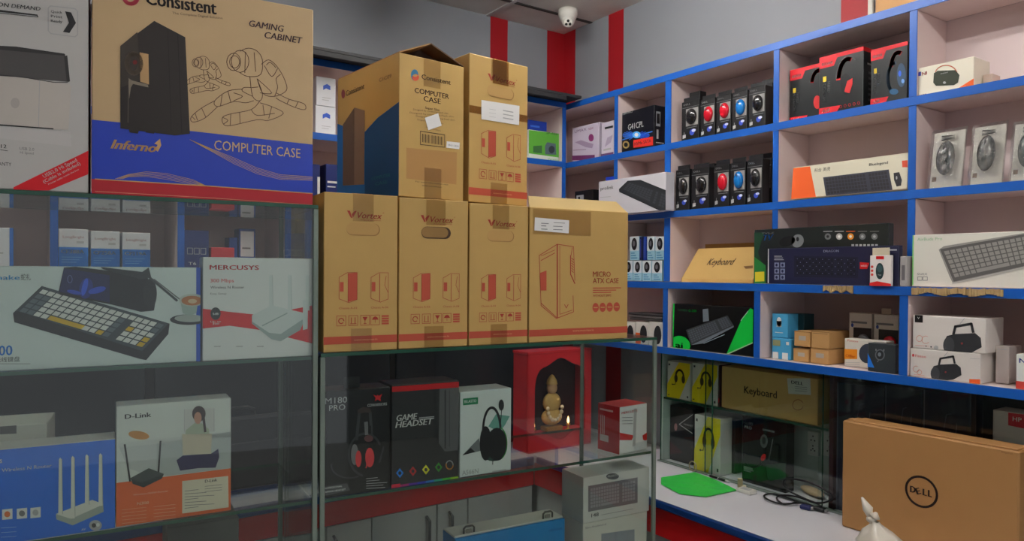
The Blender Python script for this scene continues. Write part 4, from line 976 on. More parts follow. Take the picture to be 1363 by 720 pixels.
# crumpled silver bag and bundled cables
t = Thing('foil_bag', 'crumpled clear and silver plastic bag on the back counter', 'bag')
C = onY(14, 520, 2.64); C.z = ZC+.001
bm = bmesh.new(); bmesh.ops.create_icosphere(bm, subdivisions=3, radius=1)
for v in bm.verts:
    k = 1+.28*math.sin(9*v.co.x+3*v.co.z)*math.sin(7*v.co.y)+random.uniform(-.12, .12); v.co = Vector((v.co.x*.055*k, v.co.y*.045*k, (v.co.z+.9)*.07*k))+C
    v.co.z = max(v.co.z, C.z)
t.part('bag').bm(bm, M(190, 186, 178, rough=.2, metal=.5, coat=.5)); t.done()
t = Thing('cable_bundle', 'tangled heap of black cables on the back counter', 'cables')
C = onY(124, 545, 2.58); C.z = ZC+.008
for q in range(3):
    p = t.part('cable'); pts = []
    for k in range(70):
        a = k*.42+q; pts.append(C+Vector((.09*math.cos(a)*(1+.2*math.sin(k*.3+q))+.04*q-.04, .06*math.sin(a)*(1+.3*math.cos(k*.21)), .004+.0009*k+.006*abs(math.sin(a*1.7)))))
    p.tube(pts, .004, BLACK, 6)
t.done()
for a, b, y, lab in ((215, 420, 500, 'closed black laptop bag leaning on the back counter behind the left case'),):
    A = onY(a, 560, 2.60); B = onY(b, 560, 2.60); A.z = B.z = ZC+.001
    t = Thing('laptop_bag', lab, 'bag'); bx = Box(t, A, B, .26, .05, M(34, 34, 38, rough=.7, bump=.2, scale=120), ZC+.007, lean=.10, bev=.012, name='bag_body')
    p = t.part('front_pocket'); p.obox(bx.O+bx.U*.04+bx.V*.02-bx.W*.010, bx.U, bx.V, bx.W, bx.w-.08, .15, .0098, M(44, 44, 48, rough=.7), .004)
    p = t.part('handle'); m0 = bx.O+bx.U*(bx.w/2-.05)+bx.V*.2605+bx.W*.02; p.tube([m0, m0+bx.V*.02, m0+bx.V*.03+bx.U*.02, m0+bx.V*.03+bx.U*.08, m0+bx.V*.02+bx.U*.10, m0+bx.U*.10], .006, BLACK)
    t.done()

# ================================================================== BACK WALL SHELF GOODS
def kbox(name, label, px0, px1, y_top, zf, Y, dep, mat, group=None, cat='box'):
    A, B = onY(px0, y_top, Y), onY(px1, y_top, Y); t = Thing(name, label, cat, group); A.z = B.z = zf
    h = hgt(A, px0, y_top); bx = Box(t, A, B, h, dep, mat, zf); return t, bx
zf2, zf3, zf4 = L2+BT+.0015, L3+BT+.0015, L4+BT+.0015
TW = M(222, 224, 228, rough=.45); TB_ = M(30, 110, 196, rough=.45)
for i, (a, b, y, s) in enumerate(((78, 117.5, 304, 'leftmost of the three white and blue toner boxes in a row'), (121, 159.5, 307, 'middle one of the three white and blue toner boxes in a row'), (163, 200, 309, 'right one of the three white and blue toner boxes in a row'))):
    t, bx = kbox('toner_box', s, a, b, y, zf4, YB+.02, .12, TW, 'toner boxes behind the glass'); F = bx.front()
    F.fr(0, 0, 1, .64, TB_, 1); ftext(F, 'LongBright', .14, .86, .82, .05, M(170, 120, 120)); ftext(F, ['CF388A', 'CF258A', 'CF219A'][i], .08, .86, .52, .075, WHITE, 2, .03)
    for k in range(3): F.fr(.1, .44-.05*k, .8-.1*k, .45-.05*k, M(120, 180, 230), 2)
    F.fr(.6, .72, .85, .76, LGREY, 2)
    t.done()
t, bx = kbox('toner_box', 'white box with blue right edge at the far left of the back shelves', -28, 18, 302, zf4, YB+.02, .12, TW); F = bx.front(); F.fr(.88, 0, 1, 1, M(40, 110, 200), 1); F.fr(.1, .5, .7, .53, LGREY, 1); t.done()
t, bx = kbox('ink_box', 'narrow navy blue box with square icons behind the left case glass', 244, 278, 306, zf4, YB+.02, .12, M(24, 40, 104)); F = bx.front()
for k in range(3): outline(F, [(.16+.26*k, .52), (.36+.26*k, .52), (.36+.26*k, .64), (.16+.26*k, .64)], .0009, LGREY)
ftext(F, 'T6', .2, .5, .3, .06, WHITE); t.done()
t, bx = kbox('ink_box', 'small red box beside the narrow navy box', 281, 312, 329, zf4, YB+.015, .10, M(196, 46, 54)); F = bx.front(); F.fr(.5, .5, .6, .62, WHITE, 1); t.done()
for a, b, y0, y1, i in ((318, 340, 304, 340, 0), (305, 316, 316, 345, 1)):
    t, bx = kbox('ink_box', ['blue box with white label panel behind the router box with red wave', 'slim blue box between the red box and white labelled box'][i], a, b, y0, zf4, YB+.10, .07, M(40, 74, 150)); F = bx.front()
    if i == 0: F.fr(.1, .45, .9, .95, TW, 1); F.fr(.2, .6, .7, .63, GREY, 2)
    t.done()
for i, (a, b, s) in enumerate(((82, 118, 'leftmost of the small white boxes on the upper back shelf'), (122, 160, 'second of the small white boxes on the upper back shelf'), (164, 198, 'third of the small white boxes on the upper back shelf'))): pass
# stacked white ink boxes right of the big carton
t, bx = kbox('ink_box', 'small white box with blue printer mark, lower of the two stacked', 420, 447, 140, zf2, YB+.02, .12, TW, 'white ink boxes'); F = bx.front(); ztop = bx.O.z+bx.h
def inkart(F): 
    F.frp([(.35, .55), (.5, .62), (.72, .58), (.72, .72), (.55, .78), (.35, .70)], M(60, 100, 210), 1); F.fr(.3, .28, .75, .30, LGREY, 1); F.fr(.3, .2, .65, .22, LGREY, 1)
inkart(F); t.done()
t, bx = kbox('ink_box', 'small white box with blue printer mark, upper of the two stacked', 421, 447, 101, ztop+.0015, YB+.02, .12, TW, 'white ink boxes'); inkart(bx.front()); t.done()
t, bx = kbox('ink_box', 'navy blue box with white lettering between the large left carton and open carton', 434, 452, 218, zf3, YB+.02, .12, M(26, 42, 110)); F = bx.front(); F.fr(.1, .55, .85, .60, WHITE, 1); F.fr(.1, .45, .7, .48, WHITE, 1); t.done()
t, bx = kbox('ink_box', 'navy blue box with white side partly hidden behind the large left carton', 412, 426, 218, zf3, YB+.02, .12, M(26, 42, 110)); F = bx.front(); F.fr(.75, 0, 1, .7, WHITE, 1); t.done()
def c4(x, y): return (420+x/2.572, y/2.572)
t, bx = kbox('hard_drive_box', 'green and white box with device picture on the corner shelf', 704, 744, 172, zf2, YB+.02, .10, M(216, 222, 210)); F = bx.front(); GG = M(96, 176, 60)
F.p([c4(730, 445), c4(838, 458), c4(838, 540), c4(730, 525)], GG, 1); F.p([c4(785, 500), c4(792, 487), c4(822, 492), c4(824, 530), c4(786, 528)], M(90, 110, 116), 3); F.e(*c4(808, 512), 4, 5, M(50, 60, 66), 4); F.p([c4(745, 500), c4(775, 498), c4(775, 525), c4(745, 522)], M(60, 110, 60), 2)
F.t('Green', *c4(795, 548), *c4(832, 550), 3, GG, 2); F.t('SP-500', *c4(790, 458), *c4(828, 464), 3, DARK, 2)
t.done(); zt = bx.O.z+bx.h
t, bx = kbox('blue_box', 'flat dark blue box lying on top of the green device box', 703.5, 728, 159, zt+.0015, YB+.03, .09, M(26, 60, 160)); bx.front().fr(.1, .3, .6, .5, M(60, 110, 210), 1); t.done()

# ================================================================== RIGHT WALL SHELF GOODS
def rbox(name, label, px0, py0, px1, py1, ytop, zf, dep, mat, X0=XF+.012, X1=None, group=None, cat='box', lean=0, htp=None, name2='carton'):
    X1 = X0 if X1 is None else X1
    A, B = onX(px0, py0, X0), onX(px1, py1, X1); A.z = B.z = zf; t = Thing(name, label, cat, group)
    h = hgt(A, px0, ytop) if htp is None else hgt(B, px1, htp)
    if lean: h /= math.cos(lean); zf += dep*math.sin(lean)
    return t, Box(t, A, B, h, dep, mat, zf, lean=lean, name=name2)
def d1(x, y): return (680+x/3.0, y/3.0)
# top row, near corner
t, bx = rbox('graphics_card_box', 'pale lavender box with pink mark on the shelf nearest the room corner', 761.5, 214, 797, 209, 171, zf2, .07, M(206, 196, 214), X0=XF+.045); F = bx.front()
F.p([d1(240, 640), d1(240, 622), d1(335, 618), d1(335, 640)], M(110, 50, 100), 1); F.p([d1(256, 568), d1(280, 560), d1(330, 575), d1(325, 592), d1(300, 588)], M(170, 150, 180), 2); F.t('UMAX', *d1(255, 532), *d1(302, 524), 4, M(120, 90, 130), 2); F.e(*d1(321, 550), 3.5, 5, M(150, 60, 120), 3); F.t('NEW', *d1(310, 520), *d1(330, 516), 3, M(150, 60, 120), 3); F.l([d1(250, 600), d1(300, 597)], .8, M(150, 120, 150), 3); t.done()
t, bx = rbox('graphics_card_box', 'pale lavender box with dark heading, right neighbour of the pink-marked one', 800, 207, 816.5, 203, 164, zf2, .07, M(210, 202, 216), X0=XF+.045); F = bx.front()
F.fr(.3, .80, .95, .86, DARK, 1); F.frp([(.3, .3), (.8, .4), (.95, .6), (.5, .55)], M(180, 166, 190), 1); F.fr(0, 0, 1, .12, M(110, 70, 120), 1); F.fr(.2, .2, .8, .25, LGREY, 1)
bx.left().fr(0, 0, 1, 1, M(84, 54, 96), 1); t.done()
t, bx = rbox('motherboard_box', 'black motherboard box with blue light burst and red stripe in upper corner shelf', 827.5, 202, 870.5, 194, 151, zf2, .07, M(20, 22, 30, rough=.3), X0=XF+.020, X1=XF+.012); F = bx.front()
F.t('G41CPL', *d1(468, 520), *d1(530, 505), 8, WHITE, 3, .02); F.t('ZEBRONICS', *d1(445, 460), *d1(486, 452), 3.2, LGREY, 3)
for k in range(9):
    a = math.radians(-60+15*k+180); F.l([d1(500, 540), (d1(500, 540)[0]+18*math.cos(a), d1(500, 540)[1]+7*math.sin(a))], .9, M(40, 110, 220), 2); F.l([d1(500, 540), (d1(500, 540)[0]-18*math.cos(a), d1(500, 540)[1]-6*math.sin(a))], .9, M(30, 90, 220), 2)
F.e(*d1(502, 538), 5.5, 4.5, M(90, 180, 250), 3); F.e(*d1(502, 538), 2.5, 2.5, WHITE, 4); F.l([d1(440, 560), d1(565, 525)], 1.2, M(60, 130, 230), 2)
F.p([d1(490, 560), d1(568, 545), d1(568, 580), d1(490, 590)], M(220, 50, 40), 3); F.t('NVMe SATA', *d1(494, 582), *d1(560, 572), 4.5, BLACK, 4, .02); F.e(*d1(460, 578), 4.5, 5, M(180, 150, 90), 3); F.e(*d1(460, 578), 2.6, 3, BLACK, 4)
R_ = bx.right(); R_.fr(.15, .5, .5, .85, M(150, 154, 160), 1); R_.fr(.2, .56, .45, .8, BLACK, 2); R_.fr(.15, .1, .8, .12, LGREY, 1); R_.fr(.2, .2, .35, .42, LGREY, 1)
t.done()
MC = {'black': M(26, 26, 28, rough=.18, coat=.6), 'red': M(206, 22, 44, rough=.2, coat=.5), 'blue': M(20, 120, 200, rough=.2, coat=.5)}
PK = M(26, 26, 28, rough=.4); PKG = M(150, 148, 146, rough=.5)
def mouse3d(p, C, U, V, N, rx, ry, rz, m, p2=None):
    p.ellipsoid(C, U*rx, V*ry, N*rz, m, 16, 10)
    if p2 is not None: p2.ellipsoid(C+V*(ry*.5)+N*(rz*.80), U*(rx*.12), V*(ry*.18), N*(rz*.2), M(60, 60, 64, rough=.3), 8, 6)
def mousepack(px0, px1, ytop, zf, col, label, X=XF+.014, ybot=180):
    A, B = onX(px0, ybot, X), onX(px1, ybot, X); A.z = B.z = zf
    t = Thing('mouse_pack', label, 'mouse', 'hanging black mouse packs'); h = hgt(A, px0, ytop)
    bx = Box(t, A, B, h*.90, .045, PK, zf, name='carton'); F = bx.front(); w_ = bx.w; H = bx.h
    F.fr(.26, .36, .96, .80, PKG, 1); F.fr(0, .835, 1, .845, GREY, 1); ftext(F, 'DELL', .12, .52, .90, .045, LGREY, 2, .03)
    F.frp([(.08, .06), (.26, .08), (.26, .16), (.08, .15)], LGREY, 2)
    F.luv([(.17*F.w, .1*F.h), (.17*F.w, .22*F.h)], .0015, GREY, 1)
    c = [( (.62+.14*math.cos(a))*w_, .19*H+.14*w_*math.sin(a)) for a in [k*math.pi/7 for k in range(14)]]; F.puv(c, M(50, 76, 190), 2)
    F.puv([(x+.10*w_, .6*y+.4*.22*H) for x, y in [((.62+.12*math.cos(a))*w_, .23*H+.12*w_*math.sin(a)) for a in [k*math.pi/5 for k in range(10)]]], M(200, 206, 240), 3)
    F.fr(.3, .31, .9, .325, GREY, 1)
    p = t.part('hang_tab'); p.obox(bx.O+bx.V*(H+.0003)+bx.W*.012, bx.U, bx.V, bx.W, w_*.9, h*.10, .002, M(36, 36, 38, rough=.3))
    q = t.part('mouse', col+' computer mouse in the window'); wh = t.part('scroll_wheel', None, id(q))
    C = bx.O+bx.U*(w_*.60)+bx.V*(H*.585)+F.N*.004
    mouse3d(q, C, bx.U, bx.V, F.N, w_*.29, H*.20, .014, MC[col], wh)
    t.done(); return bx
Z2, Z3, Z4, Z5 = zf2, zf3, zf4, L5+BT+.0015
nm = ['first from the left', 'second from the left', 'third from the left', 'fourth from the left', 'fifth from the left', 'last at the right, behind the post']
for i, (a, b, y, c) in enumerate(((907, 930, 131, 'black'), (932, 951, 128, 'red'), (953, 972.5, 123, 'red'), (974, 994, 118, 'blue'), (996, 1018, 112, 'black'), (1011, 1028, 107, 'black'))):
    mousepack(a, b, y, Z2, c, 'black hanging pack with %s mouse, upper shelf, %s' % (c, nm[i]), XF+(.084 if i == 5 else .014))
for i, (a, b, y, c) in enumerate(((900, 918, 221, 'black'), (921, 944, 219, 'black'), (951, 971, 214, 'red'), (972.5, 992.5, 211, 'blue'), (994.5, 1015, 207, 'black'), (1009, 1027, 205, 'black'))):
    mousepack(a, b, y, Z3, c, 'black hanging pack with %s mouse, lower mouse shelf, %s' % (c, nm[i]), XF+(.084 if i == 5 else .014))
# packs standing behind
for (a, b, y, z, lab) in ((917, 931, 124, Z2, 'plain black mouse pack peeking out behind the first upper pack'), (944, 950.5, 218, Z3, 'slim black mouse pack in the gap beside the red one, lower mouse shelf')):
    A, B = onX(a, 180, XF+.075), onX(b, 180, XF+.075); A.z = B.z = z; t = Thing('mouse_pack', lab, 'mouse', 'hanging black mouse packs'); Box(t, A, B, hgt(A, a, y), .04, PK, z); t.done()
# three black and red headphone boxes
def hp_box(lab, px0, px1, y0t, y0b, y1b, X0, X1, art):
    t, bx = rbox('headphone_box', lab, px0, y0b, px1, y1b, y0t, Z2, .075, M(26, 30, 32, rough=.3), X0=X0, X1=X1, group='black and red headphone boxes'); F = bx.front()
    F.frp([(0, 1), (1, 1), (1, .93), (.42, .93), (.34, .80), (0, .80)], M(212, 26, 40), 1); F.frp([(0, 0), (.42, 0), (.5, .10), (0, .115)], M(212, 26, 40), 1)
    ftext(F, 'REDGEAR', .06, .32, .845, .05, WHITE, 2, .03); ftext(F, 'A68', .07, .26, .03, .055, WHITE, 2, .03, .2)
    F.fr(.09, .56, .17, .65, M(220, 190, 40), 2)
    # vertical words
    for k, s_ in enumerate(('WIRED', 'HEADPHONE')):
        vs, fs, tx0, tw = text_mesh(s_, .02); L = F.h*(.20 if k == 0 else .36); base = (.25-.10*k if False else .20+.0*k)
        off = .26-.10*k
        F.mb.raw([F.P((off*F.w-y*(-1)*0 + (-y)*F.w*.09*-1*-1, F.h*(.56)-(x-tx0)/tw*L), 2) for x, y in vs], fs, LGREY)
    return t, bx, F
t, bx, F = hp_box('black and red headphone box at left, half covered by the middle one', 1051, 1100, 94, 163, 155, XF+.055, XF+.055, 0)
F.ring(*c_ if False else (1090, 112), 9, 18, 5, RED, 3, 190, 270); F.e(1088, 136, 5, 9, RED, 3); t.done()
t, bx, F = hp_box('black and red headphone box, the big one standing frontmost of three', 1090, 1148.5, 77, 156, 145, XF+.010, XF+.010, 1)
F.ring(1130, 108, 14, 30, 6, RED, 3, 185, 280); F.ring(1130, 108, 17, 33, 1.5, M(90, 90, 94), 4, 185, 300); F.e(1126, 112, 7, 14, M(16, 18, 20), 4); F.p([(1124, 122), (1128, 108), (1135, 104), (1135, 112), (1131, 124), (1126, 123)], RED, 5)
for k in range(5): F.ring(1119+6*k, 142-1.2*k, 1.6, 1.9, .5, RED, 3, n=8)
R_ = bx.right(); R_.fr(0, .93, 1, 1, RED, 1); R_.fr(.3, .72, .6, .75, WHITE, 2)
for k in range(6): R_.fr(.4, .12+.09*k, .65, .16+.09*k, GREY, 2)
t.done()
t, bx, F = hp_box('black and red headphone box at right showing blue-lit headphones beside the post', 1158.5, 1207.5, 67, 146, 136, XF+.012, XF+.012, 2)
F.ring(1196, 92, 10, 22, 5, RED, 3, 190, 285); F.ring(1192, 104, 10, 20, 4, M(60, 86, 110), 3, 100, 270); F.e(1200, 100, 6, 16, M(50, 76, 104), 4); F.e(1198, 98, 2, 4, M(60, 110, 230), 5); F.e(1202, 108, 2, 3, M(120, 170, 230), 5); F.e(1190, 122, 6, 4, M(40, 90, 130), 4); t.done()
def d2(x, y): return (1000+x/3.0, y/3.0)
t, bx = rbox('speaker_box', 'cream box with orange sweep and green portable speaker picture, top right shelf', 1222, 131, 1296, 115, 91, Z2, .10, M(228, 222, 204, rough=.45)); F = bx.front()
F.p([d2(657, 385), d2(760, 372), d2(830, 350), d2(890, 312), d2(890, 360), d2(657, 400)], ORANGE, 1); F.p([d2(730, 292), d2(745, 283), d2(815, 280), d2(832, 300), d2(826, 330), d2(810, 340), d2(738, 343), d2(727, 330)], M(44, 52, 36), 3)
F.ring(*d2(778, 300), 15, 13, 1.3, M(220, 120, 90), 2, 200, 360); F.e(*d2(772, 330), 2, 1.6, LGREY, 4); F.t('mini', *d2(757, 297), *d2(785, 295), 2, LGREY, 4)
F.p([d2(665, 290), d2(678, 286), d2(678, 302), d2(665, 305)], M(60, 60, 170), 2); F.t('NI', *d2(682, 302), *d2(702, 298), 4.6, M(200, 40, 60), 3, .03)
for k in range(5): F.l([d2(662+8*k, 384-2*k), d2(666+8*k, 383-2*k)], 1, M(130, 60, 30), 3)
t.done()
t, bx = rbox('small_box', 'small beige box behind the cream speaker box', 1308, 113, 1321, 110, 100, Z2, .05, M(206, 186, 172), X0=XF+.06); t.done()
# carton lying on top of the shelving
t = Thing('carton', 'brown carton lying on top of the right wall shelving', 'carton'); A, B = onX(1165, 18, XF+.06), onX(1250, 0, XF+.06); A.z = B.z = L1+BT+.002; Box(t, A, B, .16, .11, KRAFT2); tt = t; 
tape(t, Face(t.parts[0][1], A, (B-A).normalized(), Vector((0,0,1)), (B-A).length, .16), [(.0, .45, 1, .62)]); t.done()

# pale corner strip on the wall beside the red stripe
m = MB(); ya, yb = onX(1157, 20, XW).y, onX(1164, 20, XW).y; m.box((XW-.012, yb, L1+.02), (XW-.0008, ya, CEIL-.006), M(214, 214, 206), .003); struct('trim_1', m)
# row 2
def d3(x, y): return (780+x/3.6, 200+y/3.6)
t, bx = rbox('keyboard_box', 'white keyboard box with slanting black keyboard picture, beside the blue post', 796.5, 292, 886, 287, 242, Z3, .05, M(212, 210, 216, rough=.4), X0=XF-.052, X1=XF-.052); F = bx.front()
F.t('prolink', *d3(70, 192), *d3(132, 184), 4.6, DARK, 2, .01); F.l([d3(68, 226), d3(118, 222)], .7, LGREY, 2)
cor = [d3(200, 145), d3(400, 202), d3(400, 312), d3(158, 186)]
F.p([d3(158, 186), d3(200, 146), d3(262, 142), d3(400, 198), d3(400, 312), d3(372, 298), d3(160, 200)], M(40, 44, 48), 2)
F.kbd([d3(205, 150), d3(396, 210), d3(380, 290), d3(170, 188)], M(44, 48, 52), M(62, 66, 72), 5, 14, 3)
t.done()
t = Thing('blue_box', 'small bright blue box end showing above the white slanted-keyboard box', 'box'); A, B = onX(806, 250, XF+.03), onX(821, 250, XF+.03); A.z = B.z = Z3; Box(t, A, B, hgt(A, 812, 236), .05, M(30, 70, 200), Z3); t.done()
t, bx = rbox('cable_box', 'small black box with white marks near the room corner, second shelf', 765, 276, 789, 272, 255, Z3, .06, BLACK, X0=XF+.02); F = bx.front(); F.fr(.1, .6, .5, .85, LGREY, 1); F.fr(.2, .65, .3, .8, BLACK, 2); t.done()
def d4(x, y): return (1000+x/3.43, 190+y/3.43)
t, bx = rbox('keyboard_box', 'long cream box with orange end showing keyboard and mouse, third row', 1053, 271, 1207, 258, 225, Z3, .06, M(214, 208, 186, rough=.45), X0=XF+.012, X1=XF+.010, lean=.10); F = bx.front()
F.p([d4(160, 120), d4(268, 108), d4(300, 270), d4(190, 280), d4(150, 290)], M(238, 96, 30), 1)
F.kbd([d4(328, 158), d4(628, 122), d4(646, 220), d4(342, 246)], M(48, 48, 62), M(26, 26, 34), 5, 20, 2, gaps=(.66, .82))
F.p([d4(650, 138), d4(676, 134), d4(688, 170), d4(684, 196), d4(664, 200), d4(652, 170)], M(36, 36, 44), 2); F.e(*d4(664, 160), 1, 2.4, LGREY, 3)
F.t('科台 英虎', *d4(288, 134), *d4(360, 128), 4, DARK, 2); F.t('Bluelegend', *d4(538, 106), *d4(624, 97), 3.6, DARK, 2, .02); F.p([d4(688, 82), d4(714, 80), d4(714, 112), d4(690, 112)], M(220, 80, 50), 2)
t.done()
# bagged mice
def bagged(px0, px1, yb, yt, lab, ell):
    A, B = onX(px0, yb, XF+.010), onX(px1, yb, XF+.008); A.z = B.z = Z3
    t = Thing('bagged_mouse', lab, 'mouse', 'mice in clear plastic bags'); h = hgt(A, px0, yt)
    bx = Box(t, A, B, h*.93, .004, M(240, 237, 226, rough=.4), Z3, lean=.16, name='card'); F = bx.front(); w_, H = bx.w, bx.h
    F.fr(.06, .12, .20, .2, M(120, 90, 60), 1)
    q = t.part('mouse', 'dark grey computer mouse'); wh = t.part('scroll_wheel', None, id(q))
    mouse3d(q, bx.O+bx.U*(w_*.52)+bx.V*(H*.50)+F.N*.016, bx.U, bx.V, F.N, w_*.29, H*.31, .016, M(58, 62, 62, rough=.22, coat=.6), wh)
    q2 = t.part('cable'); q2.tube([bx.O+bx.U*(w_*(.3+.4*(k % 2)))+bx.V*(H*(.84+.012*k))+F.N*.008 for k in range(7)], .002, BLACK, 6)
    f = t.part('plastic_bag', 'clear crinkled plastic')
    n, m_ = 14, 14; vs = []; fs = []
    for side in (0, 1):
        for j in range(n+1):
            for i in range(m_+1):
                u = i/m_; v = j/n; e = min(u, 1-u, v, 1-v); b = (math.sin(min(1, e*5)*math.pi/2))*(.034 if side == 0 else -.007)
                if side == 0: b += (.004*math.sin(23*u+9*v+px0)+.003*math.sin(31*v-12*u)+random.uniform(-.0015, .0015))*min(1, e*8)
                vs.append(bx.O+bx.U*(w_*(-.06+1.10*u))+bx.V*(H*(-.0+1.05*v)+.001)+F.N*b-bx.W*.0 + (bx.W*.004 if side else bx.W*0))
    K = (n+1)*(m_+1)
    for side in (0, 1):
        for j in range(n):
            for i in range(m_): a = side*K+j*(m_+1)+i; fs.append((a, a+1, a+m_+2, a+m_+1))
    f.raw(vs, fs, FILM, True); t.done()
bagged(1237, 1279, 250, 170, 'clear bag with grey mouse, leftmost on the right shelf', 0)
bagged(1291, 1333, 246, 162, 'clear bag with grey mouse, middle of three on the right shelf', 1)
bagged(1345, 1390, 240, 158, 'clear bag with grey mouse at the right photo edge', 2)

# row 3
def discbox(px0, px1, ytop, zf, lab, X=XF+.014):
    A, B = onX(px0, 370, X), onX(px1, 370, X); A.z = B.z = zf; t = Thing('webcam_box', lab, 'box', 'pale blue boxes with dark discs'); h = hgt(A, px0, ytop)
    bx = Box(t, A, B, h, .06, M(150, 196, 214), zf); F = bx.front()
    F.fr(.0, .40, 1, 1, M(206, 216, 220), 1); F.puv([((.5+.30*math.cos(a))*F.w, .68*F.h+.26*F.h*math.sin(a)) for a in [k*math.pi/10 for k in range(20)]], BLACK, 2)
    F.puv([((.46+.14*math.cos(a))*F.w, .70*F.h+.12*F.h*math.sin(a)) for a in [k*math.pi/6 for k in range(12)]], M(110, 110, 116), 3)
    for k in range(3): F.fr(.15, .08+.1*k, .85-.15*k, .12+.1*k, M(60, 130, 170), 2)
    t.done(); return zf+h
z_ = 0
for k, (a, b) in enumerate(((831, 842), (843, 854), (855, 867), (868, 881))):
    z_ = .0015+discbox(a, b, 347, Z4, 'pale blue box with dark disc, bottom row, %s' % ['hidden edge one beside the carton', 'second from the carton', 'third from the carton', 'nearest the blue post'][k])
for k, (a, b) in enumerate(((838, 850), (861, 871), (872, 884))):
    discbox(a, b, 315, z_+.0015, 'pale blue box with dark disc, top row, %s' % ['left of the navy boxes', 'right of the navy boxes', 'beside the blue post'][k], XF+.016)
for k, (a, b) in enumerate(((851, 855), (856, 860))):
    A, B = onX(a, 340, XF+.018), onX(b, 340, XF+.018); A.z = B.z = z_+.0015; t = Thing('slim_box', ['slim navy blue box, left one of the pair between the disc boxes', 'slim blue box, right one of the pair between the disc boxes'][k], 'box', 'slim blue boxes'); Box(t, A, B, hgt(A, a, 315), .05, [NAVY, M(24, 60, 150)][k], z_+.0015).front().fr(.2, .1, .5, .9, M(50, 70, 150), 1); t.done()
# leaning brown keyboard carton
A, B = onX(907, 376, XF+.008), onX(1002, 377, XF+.008); A.z = B.z = Z4
t = Thing('keyboard_carton', 'brown carton printed Keyboard with sloping front, on the open shelf', 'carton')
p = t.part('carton'); H = .135; U = (B-A).normalized(); Wd = Vector((1, 0, 0)); w_ = (B-A).length; zz = Vector((0, 0, 1))
tl = A+Wd*.10+U*.0+zz*H; tr = B+Wd*.10+zz*H
bl2 = A+zz*.012; br2 = B+zz*.012
vs = [A, B, br2, bl2, tl, tr, A+Wd*.16+zz*H, B+Wd*.16+zz*H, A+Wd*.16, B+Wd*.16]
p.raw(vs, [(0,1,2,3), (3,2,5,4), (4,5,7,6), (6,7,9,8), (0,8,9,1), (0,3,4,6,8), (1,9,7,5,2)], KRAFT)
V3 = (tl-bl2).normalized(); F = Face(p, bl2, U, V3, w_, (tl-bl2).length)
F.t('Keyboard', *d3(578, 550), *d3(705, 548), 8, M(50, 36, 26), 2, .02, .2); F.p([d3(755, 556), d3(800, 552), d3(800, 566), d3(765, 568)], M(120, 86, 40), 1)
q = t.part('back_flap'); q.obox(A+Wd*.135+U*.004+zz*(H+.0005), U, zz, Wd, w_-.008, .018, .003, M(176, 136, 76))
t.done()
t, bx = rbox('keyboard_box', 'large black and green box with mouse and feature icons, behind navy keyboard box', 1003.5, 377, 1182, 382, 306, Z4, .030, M(34, 40, 40, rough=.3), X0=XF-.040, X1=XF-.040); F = bx.front()
F.p([d4(10, 410), d4(60, 410), d4(30, 500), d4(70, 600), d4(10, 640)], M(26, 66, 44), 1); F.p([d4(18, 590), d4(60, 588), d4(60, 632), d4(18, 634)], M(226, 210, 50), 3); F.p([d4(14, 520), d4(66, 560), d4(66, 650), d4(14, 650)], M(40, 130, 60), 2)
F.t('TV', *d4(56, 446), *d4(102, 442), 8, M(50, 130, 230), 3, .03, .3); F.t('TVS-E', *d4(48, 418), *d4(104, 414), 2.4, GREY, 3)
F.e(*d4(165, 450), 11, 6.5, M(16, 18, 20), 3, rot=-.3); F.e(*d4(212, 448), 8, 9, M(126, 130, 132), 3, rot=.5); F.e(*d4(212, 440), 2, 3, DARK, 4); F.e(*d4(200, 462), 8, 3.5, M(60, 62, 64), 2)
for k, x in enumerate((350, 402, 454, 508, 563)):
    F.e(*d4(x, 428), 4.2, 4.2, [GREY, LGREY, M(230, 150, 50), GREY, GREY][k], 3); F.e(*d4(x, 428), 1.8, 1.8, [DARK, WHITE, WHITE, LGREY, LGREY][k], 4); F.l([d4(x-20, 405), d4(x+20, 404)], .9, [LGREY, LGREY, ORANGE, GREY, GREY][k], 3)
for k in range(7): F.p([d4(458+18*k, 463), d4(470+18*k, 463), d4(470+18*k, 472), d4(458+18*k, 472)], LGREY, 3)
t.done()
t, bx = rbox('keyboard_box', 'dark navy keyboard box with feature icons standing in front on damaged shelf edge', 1022, 377, 1196, 381, 331, Z4, .022, M(36, 38, 66, rough=.3), X0=XL+.008, X1=XL+.008); F = bx.front()
F.t('DRAGON', *d4(330, 500), *d4(400, 500), 3.2, M(200, 206, 230), 3, .04)
F.p([d4(72, 484), d4(80, 484), d4(80, 640), d4(72, 640)], WHITE, 2)
for r in range(3):
    for c in range(2): F.p([d4(106+27*c, 547+28*r), d4(127+27*c, 547+28*r), d4(127+27*c, 569+28*r), d4(106+27*c, 569+28*r)], M(130, 136, 164), 2); F.e(*d4(116+27*c, 558+28*r), 1.5, 2, NAVY, 3)
for k in range(3): F.l([d4(106, 518+8*k), d4(140+4*k, 518+8*k)], .8, LGREY, 2)
F.kbd([d4(196, 516), d4(488, 522), d4(488, 618), d4(196, 612)], M(30, 32, 54), M(18, 20, 32), 5, 19, 2)
for r in range(5):
    for k in range(19):
        if (k+r) % 2 == 0: a = F.bil([d4(196, 516), d4(488, 522), d4(488, 618), d4(196, 612)], .05+.94*k/19, .14+.84*r/5); F.e(*a, .45, .45, M(150, 160, 200), 4, 6)
F.p([d4(496, 545), d4(540, 548), d4(530, 576), d4(496, 576)], RED, 3); F.t('WIRED', *d4(500, 566), *d4(530, 567), 2.4, WHITE, 4)
F.p([d4(630, 486), d4(665, 486), d4(665, 492), d4(630, 492)], LGREY, 2)
t.done()
